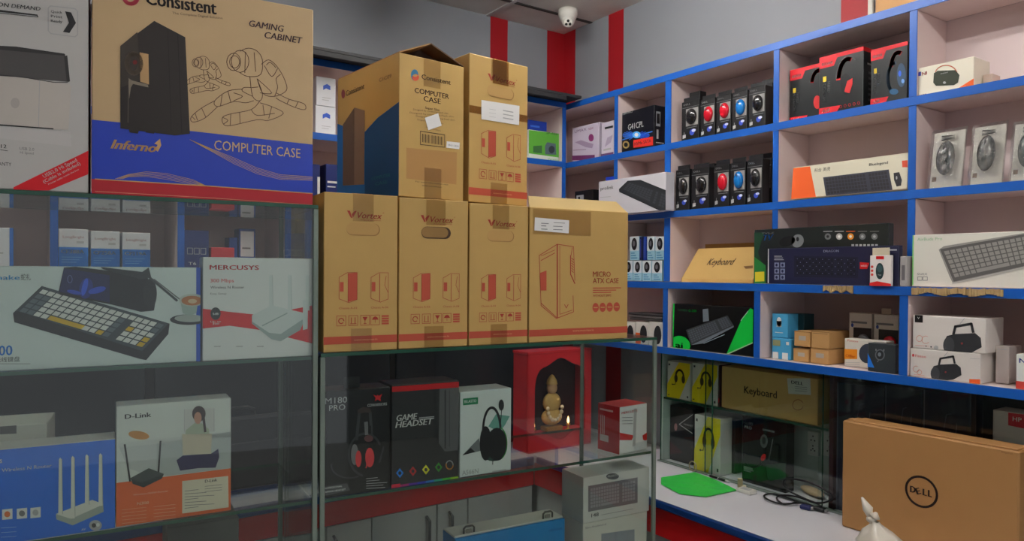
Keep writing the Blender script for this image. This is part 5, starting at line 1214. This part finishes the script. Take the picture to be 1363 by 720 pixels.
t, bx = rbox('mouse_box', 'small white and red mouse box at the shelf front before the navy box', 1157.5, 381, 1186, 381, 340, Z4, .012, M(232, 226, 222, rough=.4), X0=XL-.008, X1=XL-.008); F = bx.front()
F.e(*d4(587, 586), 5.4, 11, M(36, 56, 60), 2); F.e(*d4(587, 574), 3.6, 5, M(60, 90, 94), 3); F.t('hp', *d4(580, 606), *d4(594, 606), 2, LGREY, 4); F.p([d4(570, 518), d4(606, 518), d4(606, 532), d4(570, 532)], RED, 2)
F.p([d4(538, 640), d4(575, 632), d4(638, 644), d4(638, 660), d4(538, 660)], M(220, 40, 40), 2)
for k in range(3): F.e(*d4(552, 566+18*k), 1.8, 1.8, M(220, 70, 60), 2, 8)
p = t.part('hang_tab'); p.obox(bx.O+bx.V*(bx.h+.0003)+bx.U*.006+bx.W*.003, bx.U, bx.V, bx.W, bx.w*.8, .022, .0015, M(206, 196, 170))
t.done()
t, bx = rbox('small_box', 'small grey box end squeezed beside the blue post, third shelf row', 1197.5, 380, 1206, 380, 341, Z4, .05, M(170, 166, 166), X0=XL+.012, X1=XL+.012); bx.front().fr(.3, .2, .8, .7, M(110, 106, 110), 1); t.done()
t, bx = rbox('keyboard_box', 'large white box with grey mechanical keyboard picture at right edge of third row', 1214, 379, 1420, 385, 313, Z4, .05, M(222, 220, 210, rough=.4), X0=XL+.030, X1=XL+.030); F = bx.front()
F.p([d4(734, 416), d4(742, 416), d4(740, 650), d4(732, 650)], M(120, 200, 110), 2); F.t('AirBuds Pro', *d4(758, 448), *d4(872, 446), 4.2, M(150, 190, 150), 2)
kb = [d4(862, 486), d4(1300, 408), d4(1330, 545), d4(925, 634)]
F.p([d4(856, 488), d4(880, 472), d4(1320, 400), d4(1360, 540), d4(920, 640), d4(905, 610)], M(150, 148, 144), 2)
F.kbd(kb, M(92, 91, 90), M(146, 144, 140), 6, 15, 3, gaps=())
F.kbd([(x, y-.8) for x, y in kb], M(120, 118, 114), M(126, 124, 120), 6, 15, 6, gaps=()) if False else None
F.l([d4(920, 642), d4(1360, 546)], 1.8, M(190, 188, 182), 6)
F.t('ShiftX', *d4(758, 604), *d4(804, 604), 3, GREY, 2)
for k in range(2): F.l([d4(760+24*k, 612), d4(780+24*k, 612), d4(780+24*k, 628), d4(760+24*k, 628), d4(760+24*k, 612)], .7, GREY, 2)
t.done()

# row 4 (lower deep shelf)
def d5(x, y): return (830+x/3.79, 370+y/3.79)
def d6(x, y): return (1000+x/3.6, 370+y/3.6)
for k, (a, b, s) in enumerate(((829, 845, 'left one, beside the brown carton'), (846, 863, 'middle one with orange patch'), (864, 882.5, 'right one, beside the blue post'))):
    A, B = onX(a, 450, XL+.012), onX(b, 450, XL+.012); A.z = B.z = Z5; t = Thing('speaker_box', 'white box with dark oval speaker, '+s, 'box', 'white boxes with dark ovals'); h = hgt(A, a, 428)
    bx = Box(t, A, B, h, .07, M(222, 218, 212), Z5); F = bx.front(); F.puv([((.62+.27*math.cos(q))*F.w, .46*F.h+.40*F.h*math.sin(q)) for q in [j*math.pi/9 for j in range(18)]], M(40, 42, 46), 2)
    if k == 1: F.fr(0, 0, .42, .5, M(240, 110, 50), 1)
    t.done(); zt = Z5+h
for k in range(3):
    A, B = onX(838-k, 420, XL+.016+.004*k), onX(880+k, 420, XL+.016); A.z = B.z = zt+.0015+k*.0105; t = Thing('tablet', 'thin grey slab in the flat stack above the white oval boxes, '+['lowest', 'middle', 'topmost'][k], 'tablet', 'flat grey slabs')
    Box(t, A, B, .009, .10, [M(70, 66, 66), M(96, 90, 90), M(56, 54, 56)][k], bev=.003); t.done()
t, bx = rbox('keyboard_box', 'black box with bright green corner showing a lit gaming keyboard', 895.5, 466, 1002, 476, 404, Z5, .06, M(18, 20, 20, rough=.25), X0=XL+.018, X1=XL+.018); F = bx.front()
NG = M(20, 206, 70, rough=.35)
F.p([d5(520, 382), d5(600, 200), d5(640, 152), d5(665, 165), d5(665, 322), d5(640, 330)], NG, 2); F.p([d5(515, 384), d5(665, 318), d5(665, 324), d5(530, 384)], M(180, 220, 170), 3); F.l([d5(592, 215), d5(628, 168)], .8, WHITE, 3)
F.p([d5(245, 122), d5(258, 124), d5(250, 358), d5(238, 356)], NG, 2); F.puv([((.0+.14*math.cos(a))*F.w+.10*F.w, (.08+.20*math.sin(a))*F.h) for a in [j*math.pi/9 for j in range(18)]], NG, 2)
F.t('ai', *d5(262, 350), *d5(300, 354), 8, BLACK, 4, .04)
F.t('COMBO', *d5(275, 166), *d5(322, 172), 3, M(40, 100, 60), 3); F.t('G-200', *d5(328, 170), *d5(368, 174), 3.4, NG, 3, .03)
F.kbd([d5(315, 262), d5(525, 188), d5(556, 240), d5(342, 338)], M(52, 56, 60), M(84, 90, 98), 6, 17, 3, gaps=(.7,)); F.p([d5(342, 338), d5(556, 240), d5(556, 248), d5(400, 330)], M(120, 130, 140), 3)
F.p([d5(400, 158), d5(428, 154), d5(432, 215), d5(402, 222)], M(120, 130, 140), 4); F.l([d5(405, 330), d5(510, 285)], .9, M(150, 170, 180), 4)
t.done()
# small boxes row
def rb(name, lab, a, b, y, zf, X, dep, m, group=None, yb=450):
    A, B = onX(a, yb, X), onX(b, yb, X); A.z = B.z = zf; t = Thing(name, lab, 'box', group); h = hgt(A, a, y); return t, Box(t, A, B, h, dep, m, zf)
LB = M(70, 160, 206)
t, bx = rb('charger_box', 'light blue box with white plug picture, lower one of the stack', 1027.5, 1053, 449, Z5, XL+.045, .06, LB, 'light blue boxes'); F = bx.front(); F.fr(.05, 0, .35, .32, WHITE, 2); F.fr(.55, 0, .85, .32, WHITE, 2); F.fr(.05, .62, .45, .9, M(150, 150, 110), 2); F.fr(.75, .7, .9, .85, WHITE, 2); t.done(); zz1 = bx.O.z+bx.h+.001
t, bx = rb('charger_box', 'light blue box with white plug picture, upper one of the stack', 1027.5, 1048.5, 417, zz1, XL+.047, .06, LB, 'light blue boxes'); F = bx.front(); F.puv([((.45+.16*math.cos(a))*F.w, (.66+.2*math.sin(a))*F.h) for a in [j*math.pi/8 for j in range(16)]], WHITE, 2); F.fr(.3, .45, .6, .7, WHITE, 2); F.fr(.2, .2, .7, .23, WHITE, 2); t.done()
t, bx = rb('charger_box', 'dark teal box stacked behind the light blue boxes', 1050, 1070, 417, zz1-.0, XL+.110, .06, M(34, 76, 86), None); F = bx.front(); F.fr(.3, .3, .7, .5, M(60, 110, 120), 1); t.done()
t, bx = rb('charger_box', 'plain teal box supporting the dark teal box behind', 1050, 1071, 452, Z5, XL+.110, .06, M(40, 90, 110), None); bx.h; F = bx.front(); F.fr(.1, .1, .9, .9, M(50, 100, 120), 1); t.done()
KB_ = M(196, 152, 96, rough=.7)
zq = None
for k, (a, b, s) in enumerate(((1056, 1076.5, 'lower left'), (1079, 1103, 'lower right'))):
    t, bx = rb('small_carton', 'small plain brown carton, %s of the four by four stack' % s if False else 'small plain brown carton, %s of the stack of four' % s, a, b, 463, Z5, XL+.040, .13, KB_, 'small brown cartons'); bx.front().fr(.3, .4, .75, .7, M(178, 170, 160), 1); bx.front().fr(0, .94, 1, 1, M(150, 110, 66), 1); t.done(); zq = bx.O.z+bx.h if zq is None else max(zq, bx.O.z+bx.h)
for k, (a, b, s) in enumerate(((1057, 1078, 'upper left'), (1080, 1104, 'upper right'))):
    t, bx = rb('small_carton', 'small plain brown carton, %s of the stack of four' % s, a, b, 440, zq+.0012, XL+.042, .13, KB_, 'small brown cartons'); F = bx.front(); (F.fr(.3, .4, .75, .7, M(178, 170, 160), 1) if k == 0 else F.fr(.1, .85, .9, .88, M(120, 90, 60), 1)); F.fr(0, .94, 1, 1, M(150, 110, 66), 1); t.done()
for k, (a, b, y, c, s) in enumerate(((1130, 1160, 416, 'black', 'silver and black'), (1163, 1196, 418, 'red', 'red'))):
    t, bx = rb('mouse_box', 'grey-white window box with %s mouse, standing behind in the fourth row' % s, a, b, y, Z5, XL+.127, .06, M(206, 200, 190)); F = bx.front()
    F.fr(.2, .28, 1, .72, M(40, 38, 40), 1); F.fr(.1, .80, .8, .84, GREY, 1); F.puv([((.15+.06*math.cos(q))*F.w, (.76+.04*math.sin(q))*F.h) for q in [j*math.pi/4 for j in range(8)]], M(40, 70, 150), 2)
    q = t.part('mouse', s+' computer mouse in the box window'); mouse3d(q, bx.O+bx.U*(bx.w*.66)+bx.V*(bx.h*.46)+F.N*.003, bx.U, bx.V, F.N, bx.w*.27, bx.h*.15, .012, MC['red'] if c == 'red' else M(110, 112, 116, rough=.2, coat=.6))
    if k == 1: p = t.part('hang_tab'); p.obox(bx.O+bx.V*(bx.h+.0003)+bx.U*(bx.w*.3), bx.U, bx.V, bx.W, bx.w*.4, .02, .0015, M(176, 160, 140))
    t.done()
t, bx = rb('webcam_box', 'white box with orange patch behind the small black webcam box', 1124, 1180, 450, Z5, XL+.062, .045, M(224, 218, 208), yb=470); F = bx.front()
F.p([d6(446, 340), d6(508, 342), d6(508, 388), d6(446, 388)], M(240, 146, 30), 2); F.t('Offer', *d6(452, 378), *d6(500, 376), 4, M(220, 90, 20), 3, .03); F.e(*d6(556, 362), 11, 13, M(60, 66, 80), 2); F.t('Fintoo', *d6(462, 304), *d6(512, 308), 3, M(206, 90, 80), 2)
for k in range(3): F.l([d6(452, 404+9*k), d6(520, 406+9*k)], .6, LGREY, 2)
t.done()
t, bx = rb('webcam_box', 'small black box with round camera lens and blue corner, at the shelf front', 1155, 1192, 456, Z5, XL+.014, .04, M(52, 58, 62, rough=.35), yb=480); F = bx.front()
F.e(*d6(617, 368), 6.5, 7.5, M(110, 116, 120), 2); F.e(*d6(617, 368), 5, 6, M(40, 44, 48), 3); F.e(*d6(615, 366), 2.2, 2.8, M(130, 140, 146), 4); F.l([d6(610, 395), d6(604, 402)], 1, GREY, 2); F.p([d6(552, 345), d6(590, 430), d6(552, 425)], M(30, 120, 220), 2)
F.l([d6(598, 340), d6(598, 348)], .8, LGREY, 2); F.l([d6(636, 342), d6(636, 350)], .8, LGREY, 2)
bx.right().fr(.2, .1, .6, .9, M(90, 96, 100), 1)
t.done()
WS = M(226, 220, 214, rough=.45)
t, bx = rb('speaker_box', 'white box with black handled speaker picture, lower of the two', 1211, 1305, 463, Z5, XL+.014, .11, WS, 'white portable speaker boxes', yb=490); F = bx.front(); zz2 = bx.O.z+bx.h+.0015
SPK = M(48, 50, 54)
def spk(F, c, s):
    x, y = c
    F.p([(x-19*s, y+1*s), (x-16*s, y-5*s), (x-8*s, y-7*s), (x+14*s, y-8*s), (x+20*s, y-3*s), (x+21*s, y+7*s), (x+10*s, y+13*s), (x-10*s, y+15*s), (x-19*s, y+10*s)], SPK, 2)
    F.e(x-14*s, y+5*s, 6*s, 9*s, M(70, 72, 76), 3); F.e(x+0*s, y+3*s, 1.2*s, 1.2*s, M(150, 60, 60), 4)
    F.l([(x-9*s, y-7*s), (x-7*s, y-15*s), (x+10*s, y-18*s), (x+12*s, y-9*s)], 2.6*s, SPK, 3); F.l([(x-2*s, y-18*s), (x+3*s, y-24*s)], .7, LGREY, 3)
spk(F, d6(932, 440), 1.0); F.t('Fintoo', *d6(786, 378), *d6(838, 382), 3.6, M(220, 90, 90), 2); F.p([d6(1045, 484), d6(1100, 486), d6(1100, 508), d6(1045, 504)], M(240, 100, 40), 2); F.ring(*d6(790, 436), 4, 4, .6, M(226, 150, 130), 2, 0, 300); F.ring(*d6(806, 452), 3, 3, .6, M(226, 150, 130), 2); F.l([d6(780, 462), d6(830, 468)], .5, M(226, 150, 130), 2); F.l([d6(1050, 385), d6(1096, 388)], .5, LGREY, 2); F.e(*d6(776, 370), 1.5, 2, M(220, 70, 70), 2)
t.done()
t, bx = rb('speaker_box', 'white box with black handled speaker picture, upper of the two', 1215, 1312, 419, zz2, XL+.016, .11, WS, 'white portable speaker boxes', yb=440); F = bx.front()
spk(F, d6(1010, 300), 1.25); F.p([d6(784, 172), d6(822, 174), d6(822, 214), d6(784, 212)], BLACK, 2); F.t('V', *d6(796, 196), *d6(808, 196), 3, WHITE, 3); F.ring(*d6(806, 290), 4, 4, .6, M(226, 150, 130), 2); F.ring(*d6(836, 296), 5, 5, .6, M(226, 150, 130), 2, 40, 300); F.l([d6(786, 322), d6(850, 326)], .5, M(226, 150, 130), 2); F.e(*d6(862, 330), 1, 1, BLACK, 3); F.e(*d6(838, 326), .8, .8, BLACK, 3); F.e(*d6(886, 334), 3, 3, LGREY, 2); F.l([d6(1050, 372), d6(1100, 376)], .5, LGREY, 2)
t.done()
t, bx = rb('plain_box', 'plain grey-white box behind the two speaker boxes', 1325, 1343, 460, Z5, XL+.075, .08, M(196, 186, 182), yb=490); bx.front().fr(.1, .9, .9, .92, LGREY, 1); t.done()
t, bx = rb('charger_box', 'white box with blue letters and red bottom beside the speaker boxes', 1352.5, 1420, 471, Z5, XL+.012, .06, WHITE, yb=490); F = bx.front(); F.t('NI', *d6(1284, 406), *d6(1325, 414), 6.5, M(50, 60, 170), 2, .03); F.fr(0, 0, 1, .22, M(206, 70, 60), 1); t.done()

# ================================================================== INSIDE THE SLIDING GLASS CABINET
def d7(x, y): return (870+x/2.77, 460+y/2.77)
ZS = 1.0375; XI = XG+.024
def yellow(px0, px1, yt, zf, X, lab, yb):
    A, B = onX(px0, yb, X), onX(px1, yb, X); A.z = B.z = zf; t = Thing('headset_box', lab, 'box', 'white and yellow headset boxes'); h = hgt(A, px0, yt)
    bx = Box(t, A, B, h, .07, M(208, 208, 204, rough=.4), zf); F = bx.front()
    F.frp([(0, 0), (.55, 0), (1, .72), (1, 1), (.52, 1), (0, .36)], YELLOW, 1)
    HD_ = M(70, 62, 24, rough=.4)
    c = (.56*F.w, .62*F.h); rx, ry = .17*F.w, .17*F.h
    F.luv([(c[0]+rx*math.cos(a), c[1]+ry*math.sin(a)) for a in [math.pi*k/12 for k in range(13)]], .0045, HD_, 2)
    for sgn in (-1, 1): F.puv([(c[0]+sgn*rx*.95+.075*F.w*math.cos(a), c[1]-.07*F.h+.11*F.h*math.sin(a)) for a in [j*math.pi/8 for j in range(16)]], HD_, 3)
    F.luv([(c[0]-rx, c[1]-.13*F.h), (c[0]-rx*1.2, c[1]-.24*F.h), (.25*F.w, .37*F.h)], .0015, HD_, 2); F.puv([(.24*F.w+.03*F.w*math.cos(a), .37*F.h+.02*F.h*math.sin(a)) for a in [j*math.pi/4 for j in range(8)]], DARK, 3)
    F.fr(.88, .06, .94, .12, DARK, 2); F.fr(.06, .88, .13, .93, DARK, 2); F.fr(.04, .05, .1, .08, DARK, 2)
    t.done()
yellow(888, 918, 480, ZS, XI, 'white and yellow headset box, left one on the cabinet glass shelf', 530)
yellow(921, 954.5, 482, ZS, XI, 'white and yellow headset box, right one on the cabinet glass shelf', 538)
t, bx = rb('maroon_box', 'thin dark maroon box edge beside the yellow headset boxes', 955.8, 957.6, 486, ZS, XI, .07, M(60, 20, 26), yb=538); bx.front().fr(.2, .1, .8, .2, RED, 1); t.done()
t, bx = rb('keyboard_carton', 'long brown Keyboard carton with white label behind the sliding glass', 960, 1088, 487, ZS, XI, .09, KRAFT, yb=560); F = bx.front()
F.t('Keyboard', *d5(608, 580), *d5(774, 594), 10, M(56, 40, 30), 2, .02)
F.p([d5(825, 506), d5(942, 506), d5(946, 590), d5(832, 584)], M(196, 200, 190), 2); F.t('DELL', *d5(846, 532), *d5(908, 536), 4.4, DARK, 3, .05)
for k in range(3): F.l([d5(866, 548+10*k), d5(925, 552+10*k)], .7, GREY, 3)
for i in range(4):
    for j in range(4):
        pass
F.ring(*d5(880, 640), 7, 7, .9, M(140, 70, 40), 2, 20, 340)
F.l([d5(686, 500), d5(686, 700)], .5, M(170, 130, 76), 1)
t.done()
ZI = ZC+.0015
t, bx = rb('headset_box', 'dark headset box with white outline triangle, lower left of the glass cabinet', 891.5, 922, 539, ZI, XI+.03, .08, M(28, 30, 28, rough=.3), yb=600); F = bx.front()
F.l([d7(150, 250), d7(95, 290), d7(150, 328)], 1.2, LGREY, 3); F.e(*d7(82, 300), 2, 5, M(170, 120, 120), 2); F.p([d7(60, 350), d7(110, 395), d7(60, 400)], M(70, 30, 36), 2); F.t('HEADSET', *d7(112, 292), *d7(146, 294), 2.4, LGREY, 3); t.done()
yellow(924, 958.5, 551, ZI, XI, 'white and yellow headset box standing on the counter inside the glass cabinet', 615)
t, bx = rb('headset_box', 'plain dark box behind the yellow headset box in the lower cabinet', 962, 978, 557, ZI, XI+.073, .045, M(50, 54, 50, rough=.3), yb=600); F = bx.front(); F.e(968, 595, 3, 4, M(110, 80, 80), 2); t.done()
t, bx = rb('headset_box', 'black gaming headset box with red accent in the lower glass cabinet', 987.5, 1046, 553, ZI, XI+.02, .05, M(22, 24, 24, rough=.25), yb=620); F = bx.front()
F.t('M180', *d7(328, 288), *d7(366, 292), 4.5, LGREY, 3, .02); F.t('PRO', *d7(336, 304), *d7(362, 306), 4, LGREY, 3); F.t('COWARRIORS', *d7(402, 312), *d7(446, 318), 2.6, LGREY, 3)
F.e(*d7(407, 352), 5, 9, M(80, 84, 84), 3); F.e(*d7(407, 350), 2.5, 5, BLACK, 4); F.e(*d7(405, 412), 3, 5, RED, 4, rot=.4); F.ring(*d7(370, 400), 14, 18, 1.6, M(80, 84, 84), 2, 40, 140); F.l([d7(425, 420), d7(440, 345)], 1.4, M(80, 84, 84), 2); F.lines(990, 622, 1004, 2.2, 3, GREY); F.p([d7(415, 440), d7(500, 430), d7(500, 495), d7(420, 495)], M(24, 56, 40), 1)
t.done()
# sockets
for k, (a, b, s) in enumerate(((1077, 1092, 'white wall socket plate seen through the sliding glass, left of the pane edge'), (1095, 1118, 'greyish wall socket plate right of the glass pane edge'))):
    P1, P2 = onX(a, 573, 2.374), onX(b, 573, 2.374); zt = P1.z; 
    t = Thing('wall_socket', s, 'socket', 'wall sockets'); y0, y1 = P2.y, P1.y
    y0 = max(y0, 1.40) if k == 0 else max(y0, 1.372)
    if y1-y0 < .03: y1 = y0+.045
    p = t.part('plate'); p.box((2.364, y0, zt-.085), (2.3735, y1, zt), M(206, 208, 204, rough=.35), .002)
    q = t.part('pin_hole')
    yc = (y0+y1)/2
    for (dy, dz) in ((0, .015), (-.007, .030), (.007, .030), (0, .050), (-.007, .066), (.007, .066), (0, .06)): q.lathe(Vector((2.3638, yc+dy, zt-dz)), [(.0028, 0), (.0028, -.0012), (0, -.0013)], BLACK, Vector((1,0,0)), 8)
    t.done()
t, bx = rb('red_box', 'dark red box standing in the corner beside the brown laptop carton', 1106, 1119, 606, ZI, XI+.06, .01, M(120, 24, 34), yb=650) if False else (None, None)
# dark cases in the right part
for k, (a, b, y, s) in enumerate(((1114, 1176, 508, 'leftmost'), (1178, 1227, 512, 'middle'), (1229, 1292, 518, 'rightmost'))):
    t, bx = rb('laptop_box', 'large dark navy box behind sliding glass above the laptop carton, '+s, a, b, y, ZI, XI+.01, .08, M(28, 32, 54, rough=.35), 'large dark navy boxes', yb=560); F = bx.front()
    F.fr(.0, .0, .03, 1, M(90, 96, 110), 1)
    F.luv([(.45*F.w, .75*F.h), (.5*F.w, .85*F.h), (.6*F.w, .86*F.h)], .0012, M(70, 74, 96), 1); F.luv([(.7*F.w, .72*F.h), (.72*F.w, .8*F.h)], .0012, M(90, 94, 110), 1); t.done()
t, bx = rb('printer_box', 'white box with red label behind glass at the right edge', 1321, 1400, 545, ZI, XI+.005, .08, M(206, 202, 200), yb=600); F = bx.front(); F.p([(1342, 549), (1400, 556), (1400, 578), (1342, 566)], M(206, 36, 56), 1); F.t('HP', 1348, 560, 1360, 563, 6, WHITE, 2); t.done()

# ================================================================== ON THE WHITE COUNTER
ZT = ZC+.0012
t = Thing('laptop_carton', 'big plain brown laptop carton with round logo standing on the white counter', 'carton')
A = onZ(1120, 700, ZT); A.z = ZT; B = Vector((A.x+.004, onX(1356, 640, A.x).y, ZT)); h = hgt(A, 1120, 559)
bx = Box(t, A, B, h, min(.085, XG-.014-A.x), M(172, 126, 76, rough=0.6, bump=0.08, var=0.04, scale=10), ZT, bev=.004); F = bx.front()
LG = M(44, 28, 24, rough=.5)
def d8(x, y): return (1000+x/3.755, 530+y/3.755)
c = F.uv(*d8(850, 467)); r = abs(F.uv(*d8(850, 393))[1]-c[1])
F.luv([(c[0]+r*math.cos(a), c[1]+r*math.sin(a)) for a in [2*math.pi*k/40 for k in range(41)]], .0032, LG, 2)
def fm(F, s, u, v, w, h_, m, bold=.03, tilt=0):
    vs, fs, tx0, tw = text_mesh(s, bold); ct, st = math.cos(tilt), math.sin(tilt)
    F.mb.raw([F.P((u+((x-tx0)/tw*w)*ct-(y/.727*h_)*st, v+((x-tx0)/tw*w)*st+(y/.727*h_)*ct), 3) for x, y in vs], fs, m)
fm(F, 'D', c[0]-r*.74, c[1]-r*.20, r*.38, r*.46, LG, .08); fm(F, 'E', c[0]-r*.27, c[1]-r*.26, r*.31, r*.44, LG, .08, .42); fm(F, 'L', c[0]+r*.09, c[1]-r*.20, r*.27, r*.46, LG, .08); fm(F, 'L', c[0]+r*.43, c[1]-r*.20, r*.27, r*.46, LG, .08)
F.t('Inspiron', *d8(1252, 272), *d8(1308, 280), 2.6, M(120, 80, 50), 2)
tape(t, bx.top(), [(0, .35, 1, .65)], M(196, 152, 100, rough=.4))
p = t.part('tuck_flap'); p.obox(bx.O+bx.V*(h+.0004)+bx.W*.008+bx.U*.028, bx.U, bx.V, bx.W, bx.w-.035, .0035, .07, M(180, 134, 84, rough=.6))
t.done()
# green cloth
t = Thing('plastic_sheet', 'bright green crumpled thin sheet lying on the white counter', 'sheet')
pts = [onZ(*q, ZT) for q in ((880, 636), (925, 629), (957, 641), (981, 653), (940, 662), (905, 658), (880, 645))]
ctr = sum(pts, Vector())/len(pts); p = t.part('sheet'); vs = []; fs = []; R_n = 6; n = 28
def ringpt(a):
    k = a*len(pts); i = int(k) % len(pts); f_ = k-int(k); return pts[i]*(1-f_)+pts[(i+1) % len(pts)]*f_
for j in range(R_n+1):
    for i in range(n):
        q = ctr+(ringpt(i/n)-ctr)*(j/R_n); zz = .0015+.0022*abs(math.sin(40*q.x+13*q.y))*(1 if j < R_n else .2)+random.uniform(0, .0008); vs.append(Vector((q.x, q.y, ZT+zz)))
m_ = len(vs)
vs += [v-Vector((0, 0, .0008)) for v in vs]
for j in range(R_n):
    for i in range(n):
        a = j*n+i; b = j*n+(i+1) % n; fs.append((a, b, b+n, a+n)); fs.append((m_+a, m_+a+n, m_+b+n, m_+b))
p.raw(vs, fs, M(60, 210, 84, rough=.4, bump=.9, var=.12, scale=26), True); t.done()
t = Thing('charger_box', 'small flat white box beside a black pen on the counter', 'box'); A = onZ(968, 641, ZT); B = onZ(990, 636, ZT) if False else A+Vector((.03, -.055, 0)); p = t.part('box')
A = onZ(982, 647, ZT)+Vector((-.056, -.036, 0)); p.obox(A, Vector((0, -1, 0)), Vector((0,0,1)), Vector((1, 0, 0)), .060, .012, .040, OFFW); p.obox(A+Vector((.008, -.012, .0122)), Vector((0, -1, 0)), Vector((0,0,1)), Vector((1, 0, 0)), .035, .0006, .02, LGREY, 0); t.done()
t = Thing('pen', 'black pen with silver band lying on the counter near the glass', 'pen'); a = onZ(950, 632, ZT+.0052); b = onZ(972, 642, ZT+.0052); a.x = min(a.x, XG-.018); b.x = a.x-.004
p = t.part('barrel'); p.tube([a, a+(b-a)*.75], .0045, BLACK, 10); p = t.part('tip'); p.tube([a+(b-a)*.76, a+(b-a)*.9, b], [.0045, .0035, .001], LGREY, 10); p = t.part('band'); p.tube([a+(b-a)*.40, a+(b-a)*.44], .0049, LGREY, 10); t.done()
t = Thing('key', 'small metal piece standing on the white counter beside the glass door', 'key'); A = onZ(1008, 642, ZT); A.x = XG-.040; p = t.part('body'); p.obox(A, Vector((.5, -.86, 0)), Vector((0,0,1)), Vector((.86, .5, 0)), .018, .034, .008, M(176, 164, 130, rough=.3, metal=.6), .003); p = t.part('knob'); p.ellipsoid(A+Vector((.012, -.02, .006)), Vector((.008,0,0)), Vector((0,.008,0)), Vector((0,0,.006)), M(200, 190, 160)); t.done()
t = Thing('tape_roll', 'small clear tape ring standing against the glass door', 'tape'); A = onZ(946, 622, ZT)+Vector((0, 0, .021)); A.x = XG-.012; p = t.part('ring'); p.tube([A+Vector((.0, .018*math.cos(a), .018*math.sin(a))) for a in [2*math.pi*k/20 for k in range(21)]], .0022, M(150, 140, 110, rough=.3), 8); t.done()
# power cable with black plug ends and loop
t = Thing('cable', 'black coiled monitor cable with blue plugs on the white counter', 'cable')
p = t.part('cord'); Zc = ZT+.0035
loop = [(1085, 675), (1072, 671), (1050, 671), (1030, 669), (1019, 664), (1018, 659), (1030, 658), (1045, 661), (1060, 669), (1044, 672), (1034, 664), (1040, 659), (1060, 661), (1085, 669), (1100, 668), (1108, 662), (1100, 653), (1080, 643), (1060, 638), (1046, 638), (1043, 644), (1050, 653), (1070, 663), (1085, 669), (1095, 675)]
P = [(lambda q, x, y: q if q.x < XG-.014 else onX(x, y, XG-.014))(onZ(x, y, Zc), x, y) for x, y in loop]; S = []
for i in range(len(P)-1):
    p0, p1, p2, p3 = P[max(i-1, 0)], P[i], P[i+1], P[min(i+2, len(P)-1)]
    for k in range(6):
        u = k/6; q = .5*((2*p1)+(p2-p0)*u+(2*p0-5*p1+4*p2-p3)*u*u+(3*p1-p0-3*p2+p3)*u**3); q.z = max(q.z, Zc+.0035*abs(math.sin(i*1.3+u))); q.x = min(q.x, XG-.012); S.append(q)
p.tube(S, .0032, BLACK, 8)
for (x, y, x2, y2), nmz in (((1064, 674, 1078, 677), 0), ((1082, 676, 1096, 680), 1)):
    a = onZ(x, y, ZT+.008); b = onZ(x2, y2, ZT+.008); U = (b-a).normalized(); W_ = Vector((-U.y, U.x, 0)); q = t.part('plug'); q.obox(a-Vector((0,0,.0075)), U, Vector((0,0,1)), W_, (b-a).length, .013, .022, [M(34, 40, 90), BLACK][nmz], .003)
    q.obox(b-Vector((0,0,.005))+U*.0005+W_*.004, U, Vector((0,0,1)), W_, .008, .009, .014, M(150, 150, 150, rough=.3, metal=.7), .001)
t.done()
t = Thing('pouch', 'beige rounded cloth pouch behind the glass door beside the black cable', 'pouch')
a = onZ(1069, 652, ZT); b = onZ(1094, 665, ZT); U = (b-a).normalized(); L = (b-a).length
t.part('pouch').ellipsoid(a+U*L/2+Vector((0,0,.0125)), U*(L*.56), Vector((-U.y, U.x, 0))*.024, Vector((0,0,.012)), M(206, 176, 140, rough=.8, bump=.3), 20, 12); t.done()
# knotted plastic bag in the foreground
t = Thing('plastic_bag', 'knotted translucent white plastic bag in front of the brown laptop carton', 'bag')
C = onX(1178, 722, 1.93); BAGM = M(222, 214, 200, rough=.35, coat=.3)
C.z = ZT
top_ = onX(1160, 681, 1.93)
p = t.part('bag_body'); hh = top_.z-ZT
prof = [(.0, 0), (.058, .0), (.072, hh*.15), (.066, hh*.42), (.040, hh*.62), (.015, hh*.76), (.010, hh*.82)]
n = 30; vs = []; fs = []
for j, (r, z) in enumerate(prof):
    for i in range(n):
        a = 2*math.pi*i/n; k = 1+.10*math.sin(5*a+j)+.07*math.sin(11*a+1.7*j); x = C.x+r*k*math.cos(a)*.8; y = C.y-.02+r*k*math.sin(a)+(top_.y-C.y+.02)*(z/hh); vs.append(Vector((x, y, ZT+z)))
for j in range(len(prof)-1):
    for i in range(n): fs.append((j*n+i, j*n+(i+1) % n, (j+1)*n+(i+1) % n, (j+1)*n+i))
p.raw(vs, fs, BAGM, True)
p = t.part('knot'); K = Vector((C.x, top_.y, ZT+hh*.84)); p.ellipsoid(K, Vector((.012,0,0)), Vector((0,.014,0)), Vector((0,0,.010)), BAGM)
for sgn, lz in ((1, .052), (-1, .022)):
    q = t.part('bag_ear'); q.tube([K+Vector((0, .004*sgn, .004)), K+Vector((0, .010*sgn, lz*.5)), K+Vector((.004, (.030 if sgn > 0 else .012)*sgn, lz))], [.006, .014, .003], BAGM, 10)
t.done()
